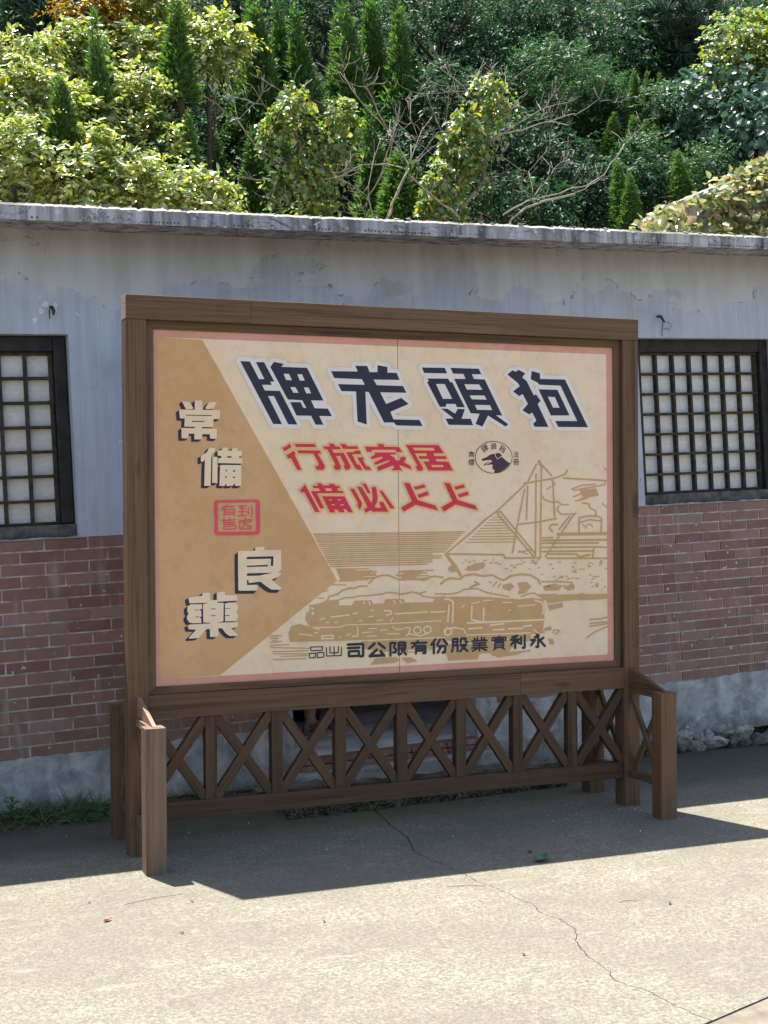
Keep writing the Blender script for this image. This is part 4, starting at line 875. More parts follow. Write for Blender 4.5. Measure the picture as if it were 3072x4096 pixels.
# ---------------------------------------------------------------- the notice board
M_WOOD = wood_mat('stained_pine', (0.046, 0.023, 0.010), (0.120, 0.064, 0.031), (0.215, 0.130, 0.072), 0.25)
M_DIM = wood_mat('dark_stained_pine', (0.029, 0.015, 0.007), (0.075, 0.039, 0.019), (0.132, 0.078, 0.044), 0.22)
M_SUNLIT = wood_mat('sunlit_pine', (0.085, 0.048, 0.028), (0.185, 0.112, 0.070), (0.340, 0.245, 0.175), 0.45)  # paler copy of the board timber, sunlight painted into its colour
M_ENDG = wood_mat('raw_end_grain', (0.10, 0.07, 0.045), (0.30, 0.22, 0.155), (0.45, 0.36, 0.28), 0.5)
board = thing('sign_board', 'large brown timber billboard with lattice base and old style medicine poster', 'billboard')
board.matrix_world = NB.to_4x4()
BW, BHT = 2.642, 2.5
PWD = 0.090
def member(name, p0, p1, w, h, wdir, mat=None, bevel=.0025, parent=None):
    """timber along p0-p1; w measured along wdir, h across"""
    p0, p1 = Vector(p0), Vector(p1)
    X = (p1 - p0)
    L = X.length
    X.normalize()
    Y = Vector(wdir)
    Y = (Y - X * Y.dot(X)).normalized()
    Z = X.cross(Y)
    mb = MB()
    mb.box(0, L, -w / 2, w / 2, -h / 2, h / 2)
    o = obj(name, mb.mesh(name), mat or M_WOOD, parent or board, bevel)
    M = Matrix((X, Y, Z)).transposed().to_4x4()
    M.translation = p0
    o.matrix_local = M
    return o
yx = (0, 1, 0)
PY_ = .048
# main posts and beams
member('post', (PWD / 2, PY_, -.004), (PWD / 2, PY_, 2.3925), .096, PWD, yx)
member('post', (BW - PWD / 2, PY_, -.004), (BW - PWD / 2, PY_, 2.3925), .096, PWD, yx)
tb = member('top_beam', (-.001, .046, 2.4465), (.575, .046, 2.4465), .100, .1070, yx)
tb.data.materials.append(M_ENDG)
for p in tb.data.polygons:
    if p.normal.x < -.9:
        p.material_index = 1
member('top_beam', (.5757, .0464, 2.4467), (BW + .001, .0464, 2.4467), .100, .1070, yx)
member('lower_beam', (PWD + .0005, .046, .6614), (1.955, .046, .6614), .090, .1076, yx)
member('lower_beam', (1.9556, .0463, .6614), (BW - PWD - .0005, .0463, .6614), .090, .1076, yx)
member('bottom_rail', (PWD + .0005, .040, .188), (BW - PWD - .0005, .040, .188), .062, .080, yx, M_DIM)
# mitred inner frame
PXL, PXR, PZB, PZT = .1285, 2.5112, .7493, 2.3530
OX0, OX1, OZ0, OZ1 = PWD + .0008, BW - PWD - .0035, .7158, 2.3915
def trim(a, b, c, d):
    q = MB()
    q.prism([(p[0], .024, p[1]) for p in (a, b, c, d)], (0, .022, 0))
    P0 = Vector((a[0], .024, a[1]))
    X = Vector((b[0] - a[0], 0, b[1] - a[1])).normalized()
    Y = Vector((0, 1, 0))
    Z = X.cross(Y)
    M = Matrix((X, Y, Z)).transposed().to_4x4()
    M.translation = P0
    inv = M.inverted()
    q.v = [tuple(inv @ Vector(p)) for p in q.v]
    me = q.mesh('inner_frame')
    bm = bmesh.new()
    bm.from_mesh(me)
    bmesh.ops.recalc_face_normals(bm, faces=bm.faces)
    bm.to_mesh(me)
    bm.free()
    o = obj('inner_frame', me, M_WOOD, board, .0015)
    o.matrix_local = M
trim((OX0, OZ1), (OX1, OZ1), (PXR, PZT), (PXL, PZT))
trim((OX0, OZ0), (OX1, OZ0), (PXR, PZB), (PXL, PZB))
trim((OX0, OZ0), (OX0, OZ1), (PXL, PZT), (PXL, PZB))
trim((OX1, OZ0), (OX1, OZ1), (PXR, PZT), (PXR, PZB))
M_PLY = simple('dull_plywood', (0.10, 0.062, 0.038), 0.8, 0.2, 0.3, 6)
q = MB()
q.box(PWD + .001, BW - PWD - .001, .050, .062, .716, 2.392)
q.build('back_panel', M_PLY, board)
# lattice of uprights and crossed braces
UP = [.378, .690, 1.004, 1.318, 1.632, 1.942, 2.254]
for x in UP:
    member('lattice_post', (x + random.uniform(-.002, .002), .034, .2275), (x, .034, .608), .050, .054, yx, M_DIM)
edges = [PWD] + [e for x in UP for e in (x - .026, x + .026)] + [BW - PWD]
for i in range(8):
    a, b = edges[2 * i], edges[2 * i + 1]
    zl, zh = .234, .602
    ex = .030
    sl = (zh - zl) / (b - a)
    j = lambda: random.uniform(-.004, .004)
    f, k = (.0335, .0365) if i not in (5, 6) else (.0365, .0335)
    member('lattice_brace', (a - ex, f, zl - ex * sl + j()), (b + ex, f, zh + ex * sl + j()), .036, .044, yx, M_DIM)
    member('lattice_brace', (a - ex, k, zh + ex * sl + j()), (b + ex, k, zl - ex * sl + j()), .036, .044, yx, M_DIM)
# outriggers, front and back, at each end
for ox in (0.0, BW - PWD + .002):
    for y0, y1, yi in ((-.332, -.245, 0.0), (.443, .356, .096)):
        yc = (y0 + y1) / 2
        s = 1 if yi > yc else -1
        mt = M_SUNLIT if (ox == 0 and s == 1) else M_WOOD  # front left outrigger takes the wood with painted sunlight
        member('outrigger_post', (ox + .045, yc, -.004), (ox + .045, yc, .622), .087, .0895, yx, mt)
        member('outrigger_rail', (ox + .046, y1 + s * .0003, .6035), (ox + .046, yi - s * .0003, .6035), .036, .036, (1, 0, 0), mt)
        member('outrigger_rail', (ox + .046, y1 + s * .0003, .170), (ox + .046, yi - s * .0003, .170), .036, .040, (1, 0, 0), mt)
        # sloping gusset standing on the rail
        q = MB()
        gx = .0375
        q.prism([(0, 0, 0), (abs(yi - y0) - .022, 0, 0), (abs(yi - y0) - .026, 0, .003), (0, 0, .092)], (0, .018, 0))
        me = q.mesh('gusset')
        bm = bmesh.new()
        bm.from_mesh(me)
        bmesh.ops.recalc_face_normals(bm, faces=bm.faces)
        bm.to_mesh(me)
        bm.free()
        o = obj('gusset', me, mt, board, .0015)
        X = Vector((0, -s, 0))
        Y = Vector((1, 0, 0))
        Z = Vector((0, 0, 1))
        M = Matrix((X, Y, Z)).transposed().to_4x4()
        M.translation = Vector((ox + gx, yi - s * .0006, .6222))
        o.matrix_local = M
        member('outrigger_brace', (ox + .040, y1 - s * .012, .190), (ox + .040, yi + s * .006, .586), .018, .030, (1, 0, 0), bevel=.0015)
        member('outrigger_brace', (ox + .058, y1 - s * .012, .586), (ox + .058, yi + s * .006, .190), .018, .030, (1, 0, 0), bevel=.0015)

# ---------------------------------------------------------------- the poster: printed shapes on paper
def paper(name, col, col2, rough=0.55, fibre=True):
    t = NT(name)
    v = t.coord()
    n = t.noise(v, 2.3, 6, 0.62)
    m = t.noise(v, 17, 4, 0.6)
    c = t.mix(t.ramp(n, [(0.33, 0.0), (0.68, 1.0)]), col, col2)
    c = t.mix(t.math('MULTIPLY', t.ramp(m, [(0.5, 0.0), (0.75, 1.0)]), 0.5), c, tuple(x * 0.82 for x in col))
    if fibre:
        w = t.n('ShaderNodeTexNoise')
        w.inputs['Scale'].default_value = 9
        w.inputs['Detail'].default_value = 1.5
        w.inputs['Distortion'].default_value = 2.5
        t.l(v, w.inputs['Vector'])
        line = t.ramp(t.math('ABSOLUTE', t.math('SUBTRACT', w.outputs[0], 0.62)), [(0.0, 1.0), (0.006, 0.0)])
        gate = t.ramp(t.noise(v, 6, 2), [(0.58, 0.0), (0.66, 1.0)])
        c = t.mix(t.math('MULTIPLY', t.math('MULTIPLY', line, gate), 0.45), c, tuple(x * 0.55 for x in col))
        sp = t.ramp(t.noise(v, 55, 1, 0.5), [(0.78, 0.0), (0.80, 1.0)])
        c = t.mix(t.math('MULTIPLY', sp, 0.5), c, tuple(x * 0.5 for x in col))
    wr = t.noise(t.coord((1, 1, 2.2)), 3.0, 3, 0.5, 0.6)
    return t.done(t.principled(c, rough, 0.3, t.bump(wr, 0.5, 0.016)))
I_PINK = paper('ink_pink', (0.58, 0.27, 0.19), (0.66, 0.34, 0.25), fibre=False)
I_CREAM = paper('paper_cream', (0.785, 0.580, 0.372), (0.845, 0.662, 0.460))
I_TAN = paper('ink_tan', (0.565, 0.320, 0.140), (0.635, 0.385, 0.19))
I_LINE = paper('ink_ochre', (0.52, 0.310, 0.135), (0.58, 0.360, 0.175), fibre=False)
I_WHITE = paper('ink_white', (0.74, 0.66, 0.60), (0.78, 0.71, 0.66), fibre=False)
I_NAVY = paper('ink_navy', (0.022, 0.024, 0.045), (0.030, 0.031, 0.055), 0.5, fibre=False)
I_RED = paper('ink_red', (0.60, 0.028, 0.060), (0.64, 0.040, 0.075), 0.5, fibre=False)
I_ROSE = paper('ink_rose', (0.70, 0.075, 0.110), (0.72, 0.09, 0.13), 0.5, fibre=False)
I_YELLOW = paper('ink_yellow', (0.78, 0.43, 0.16), (0.82, 0.50, 0.22), 0.5, fibre=False)
I_PLUM = paper('ink_plum', (0.055, 0.032, 0.050), (0.065, 0.040, 0.060), 0.5, fibre=False)

def ccw(p):
    a = sum(p[i][0] * p[(i + 1) % len(p)][1] - p[(i + 1) % len(p)][0] * p[i][1] for i in range(len(p)))
    return p if a > 0 else p[::-1]

def fill2d(adds, subs=()):
    """union of outlines minus holes, triangulated without overlaps"""
    vs, fs = [], []
    for p in list(adds) + list(subs):
        p = ccw([tuple(q) for q in p])
        o = len(vs)
        vs += [Vector((q[0], q[1])) for q in p]
        fs.append(list(range(o, o + len(p))))
    na = len(adds)
    r = delaunay_2d_cdt(vs, [], fs, 0, 1e-3, True)
    ov, of, orig = r[0], r[2], r[5]
    keep = [f for f, g in zip(of, orig) if any(i < na for i in g) and not any(i >= na for i in g)]
    return [(v[0], v[1]) for v in ov], keep

def capsule(a, b, w, n=3):
    ax, ay = a
    bx, by = b
    dx, dy = bx - ax, by - ay
    L = math.hypot(dx, dy)
    if L < 1e-6:
        dx, dy, L = 1, 0, 1
    t = math.atan2(dy, dx)
    r = w / 2
    p = []
    for k in range(n + 1):
        q = t - math.pi / 2 + math.pi * k / n
        p.append((bx + r * math.cos(q), by + r * math.sin(q)))
    for k in range(n + 1):
        q = t + math.pi / 2 + math.pi * k / n
        p.append((ax + r * math.cos(q), ay + r * math.sin(q)))
    return p

def stroke_polys(lines, w, n=3):
    out = []
    for ln in lines:
        for a, b in zip(ln[:-1], ln[1:]):
            out.append(capsule(a, b, w, n))
    return out

poster = None
PPY = .035
def print_layer(name, adds, mat, layer, subs=(), parent=None):
    v, f = fill2d(adds, subs)
    mb = MB()
    y = PPY - .00035 * layer
    mb.add([(a / 1000, y, b / 1000) for a, b in v], [t[::-1] if False else t for t in f])
    return mb.build(name, mat, parent or poster)

rect = lambda x0, z0, x1, z1: [(x0, z0), (x1, z0), (x1, z1), (x0, z1)]
mb = MB()
SEAM = 1318
mb.box((PXL * 1000 - 14) / 1000, (PXR * 1000 + 14) / 1000, PPY, PPY + .010, PZB - .014, PZT + .014)
poster = mb.build('poster', I_PINK, board)
IX0, IX1, IZ0, IZ1 = PXL * 1000 + 20, 2474, 782, 2319
print_layer('cream_sheet', [rect(IX0, IZ0, SEAM - 1, IZ1)], I_CREAM, 1)
print_layer('cream_sheet', [rect(SEAM + 1, IZ0, IX1, IZ1)], I_CREAM, 1)
print_layer('sheet_seam', [rect(SEAM - 1.4, PZB * 1000, SEAM + .9, PZT * 1000)], M_PLY, 2)
G, ST = ART['glyph'], ART['strokes']
pa = ART['panel']
tan_poly = [(IX0, IZ1), pa[0], pa[1], pa[2], (IX0, IZ0)]
print_layer('tan_panel', [tan_poly], I_TAN, 3)
def strokes(keys):
    out = []
    for k in keys:
        for w, lines in ST[k]:
            out += stroke_polys(lines, w, 2)
    return out
def clip(adds):
    """keep drawing inside the cream area and clear of the tan panel"""
    big = 4000
    return [rect(-big, -big, IX0, big), rect(IX1, -big, big, big), rect(-big, -big, big, IZ0), rect(-big, IZ1, big, big)]
kind(print_layer('sea_lines', strokes(['waves']), I_LINE, 4, clip(0)), 'stuff')
kind(print_layer('ship_drawing', strokes(['ship']) + G['shipfill']['a'], I_LINE, 5, clip(0)), 'stuff')
kind(print_layer('smoke_drawing', strokes(['smoke']) + G['smokefill']['a'], I_LINE, 5, clip(0)), 'stuff')
kind(print_layer('train_drawing', G['train']['a'] + G['trainmud']['a'] + strokes(['trainmarks']), I_LINE, 6, clip(0)), 'stuff')
kind(print_layer('train_highlights', strokes(['trainlight']), I_CREAM, 7, clip(0)), 'stuff')

def halo(polys, w):
    out = []
    for p in polys:
        out.append(p)
        for a, b in zip(p, p[1:] + p[:1]):
            out.append(capsule(a, b, w, 5))
    return out
for i in range(4):
    g = G['navy%d' % i]
    c = print_layer('printed_character', g['a'], I_NAVY, 9, g['s'])
for i in range(4):
    print_layer('character_halo', halo(G['navy%d' % i]['a'], 40), I_WHITE, 8)
for i in range(8):
    g = G['red%d' % i]
    print_layer('character_halo', halo(g['a'], 15), I_YELLOW, 8)
    print_layer('printed_character', g['a'], I_RED, 9, g['s'])
for i in range(4):
    g = G['cream%d' % i]
    dx, dz = ART['off'][i]
    sh = []
    for p in g['a']:
        for k in (.25, .5, .75, 1.0):
            sh.append([(a + dx * k, b + dz * k) for a, b in p])
    print_layer('character_shadow', sh, I_NAVY, 8)
    print_layer('printed_character', g['a'], I_CREAM, 9, g['s'])
print_layer('seal_stamp', G['stamp']['a'] and [G['stamp']['a'][0]], I_ROSE, 8, [G['stamp']['a'][1]] if len(G['stamp']['a']) > 1 else G['stamp']['s'])
def by_cell(key, fx, fz, mat):
    cells_ = {}
    for w, lines in ST[key]:
        for ln in lines:
            mx = sum(p[0] for p in ln) / len(ln)
            mz = sum(p[1] for p in ln) / len(ln)
            cells_.setdefault((fx(mx), fz(mz)), []).extend(stroke_polys([ln], w, 2))
    for c in cells_.values():
        print_layer('printed_character', c, mat, 8)
sx_ = [p[0] for p in G['stamp']['a'][0]]
sz_ = [p[1] for p in G['stamp']['a'][0]]
by_cell('stamp', lambda x: x > (min(sx_) + max(sx_)) / 2, lambda z: z > (min(sz_) + max(sz_)) / 2 + 1, I_ROSE)
ox_ = [p[0] for w, l in ST['shipout'] for ln in l for p in ln]
by_cell('shipout', lambda x: x > (min(ox_) + max(ox_)) / 2, lambda z: 0, I_NAVY)
print_layer('emblem_ground', [ST['ring'][0][1][0]], I_CREAM, 8)
print_layer('emblem_ring', stroke_polys(ST['ring'][0][1], 3.2, 2), I_PLUM, 9)
print_layer('dog_head', G['dog']['a'], I_PLUM, 9)
print_layer('dog_ear_line', strokes(['dogear']), I_CREAM, 10)

def character(ch, cx, cz, w, h, mat, rot=0.0, bold=0.02, layer=9):
    cu = bpy.data.curves.new('c', 'FONT')
    cu.body = ch
    cu.size = 1.0
    cu.offset = bold
    cu.resolution_u = 2
    o = bpy.data.objects.new('c', cu)
    link(o)
    bpy.context.view_layer.update()
    me = bpy.data.meshes.new_from_object(o.evaluated_get(bpy.context.evaluated_depsgraph_get()))
    n = len(me.vertices)
    co = np.zeros(n * 3, np.float32)
    me.vertices.foreach_get('co', co)
    co = co.reshape(-1, 3)
    lo, hi = co.min(0), co.max(0)
    u = (co[:, 0] - (lo[0] + hi[0]) / 2) / max(1e-6, hi[0] - lo[0]) * w
    t = (co[:, 1] - (lo[1] + hi[1]) / 2) / max(1e-6, hi[1] - lo[1]) * h
    c, s = math.cos(rot), math.sin(rot)
    out = np.stack([(cx + u * c - t * s) / 1000, np.full(n, PPY - .00035 * layer), (cz + u * s + t * c) / 1000], 1).astype(np.float32)
    me.vertices.foreach_set('co', out.ravel())
    me.update()
    me.materials.clear()
    bpy.data.objects.remove(o)
    bpy.data.curves.remove(cu)
    return obj('printed_character', me, mat, poster)
GL = {
 '司': (14, '5,92 92,92 92,8 72,8|5,68 72,68|12,45 68,45 68,12 12,12 12,45'),
 '公': (15, '40,95 8,60|60,95 95,58|52,52 12,8 88,10|70,40 92,5'),
 '限': (13, '10,95 10,2|10,92 38,92 28,62 40,45 38,25 22,25|54,92 90,92 90,52 54,52|54,72 90,72|54,92 54,8 70,15|90,45 70,30|68,50 95,5'),
 '有': (13, '5,82 95,82|45,98 8,48|32,60 32,2|32,60 88,60 88,4 72,4|32,42 88,42|32,24 88,24'),
 '份': (14, '30,98 5,60|20,72 20,2|55,95 38,58|72,95 96,58|45,48 85,48 82,5 68,5|62,48 42,5'),
 '股': (13, '12,92 12,30 5,4|12,92 38,92 38,4|12,70 38,70|12,48 38,48|58,92 55,64|58,92 84,92 84,66 96,66|52,48 88,48 52,4|60,40 95,4'),
 '業': (10, '38,98 38,74|62,98 62,74|18,94 28,78|82,94 72,78|5,74 95,74|12,58 88,58|50,58 50,2|12,42 88,42|5,26 95,26|45,26 10,4|55,26 90,4'),
 '實': (9, '50,99 50,90|8,72 8,88 92,88 92,72|22,76 78,76 78,58 22,58 22,76|5,67 95,67|50,76 50,58|22,48 78,48 78,18 22,18 22,48|22,33 78,33|35,16 15,2|65,16 85,2'),
 '利': (14, '48,96 12,86|5,68 58,68|32,92 32,2|30,64 6,30|34,62 58,38|68,88 68,30|90,96 90,4 76,4'),
 '永': (14, '42,97 58,88|30,78 52,78 52,5 38,8|8,58 34,58 8,20|86,72 62,52|56,62 94,8')}
for ch, x, z, w, h in ART['texts']:
    sw, body_ = GL[ch]
    lines = []
    for seg in body_.split('|'):
        lines.append([(x + (float(p.split(',')[0]) - 50) / 100 * w, z + (float(p.split(',')[1]) - 50) / 100 * h) for p in seg.split()])
    print_layer('printed_character', stroke_polys(lines, sw * (w + h) / 200 * 1.1, 2), I_NAVY, 9)
for ch, x, z, s, r in ART['logo']:
    big_ = {'牌': 0, '頭': 2, '狗': 3}.get(ch)
    if big_ is None:
        character(ch, x, z, s * .95, s * .95, I_PLUM, R(r), .004)
        continue
    g = G['navy%d' % big_]
    up = lambda pl: [(a + .52 * b, b) for a, b in pl]
    al = [up(p) for p in g['a']]
    x0, x1 = min(p[0] for q_ in al for p in q_), max(p[0] for q_ in al for p in q_)
    z0, z1 = min(p[1] for q_ in al for p in q_), max(p[1] for q_ in al for p in q_)
    cr, sr = math.cos(R(r)), math.sin(R(r))
    def place(pl):
        o = []
        for a, b in up(pl):
            u, t = ((a - x0) / (x1 - x0) - .5) * s, ((b - z0) / (z1 - z0) - .5) * s
            o.append((x + u * cr - t * sr, z + u * sr + t * cr))
        return o
    print_layer('printed_character', [place(p) for p in g['a']], I_PLUM, 9, [place(p) for p in g['s']])

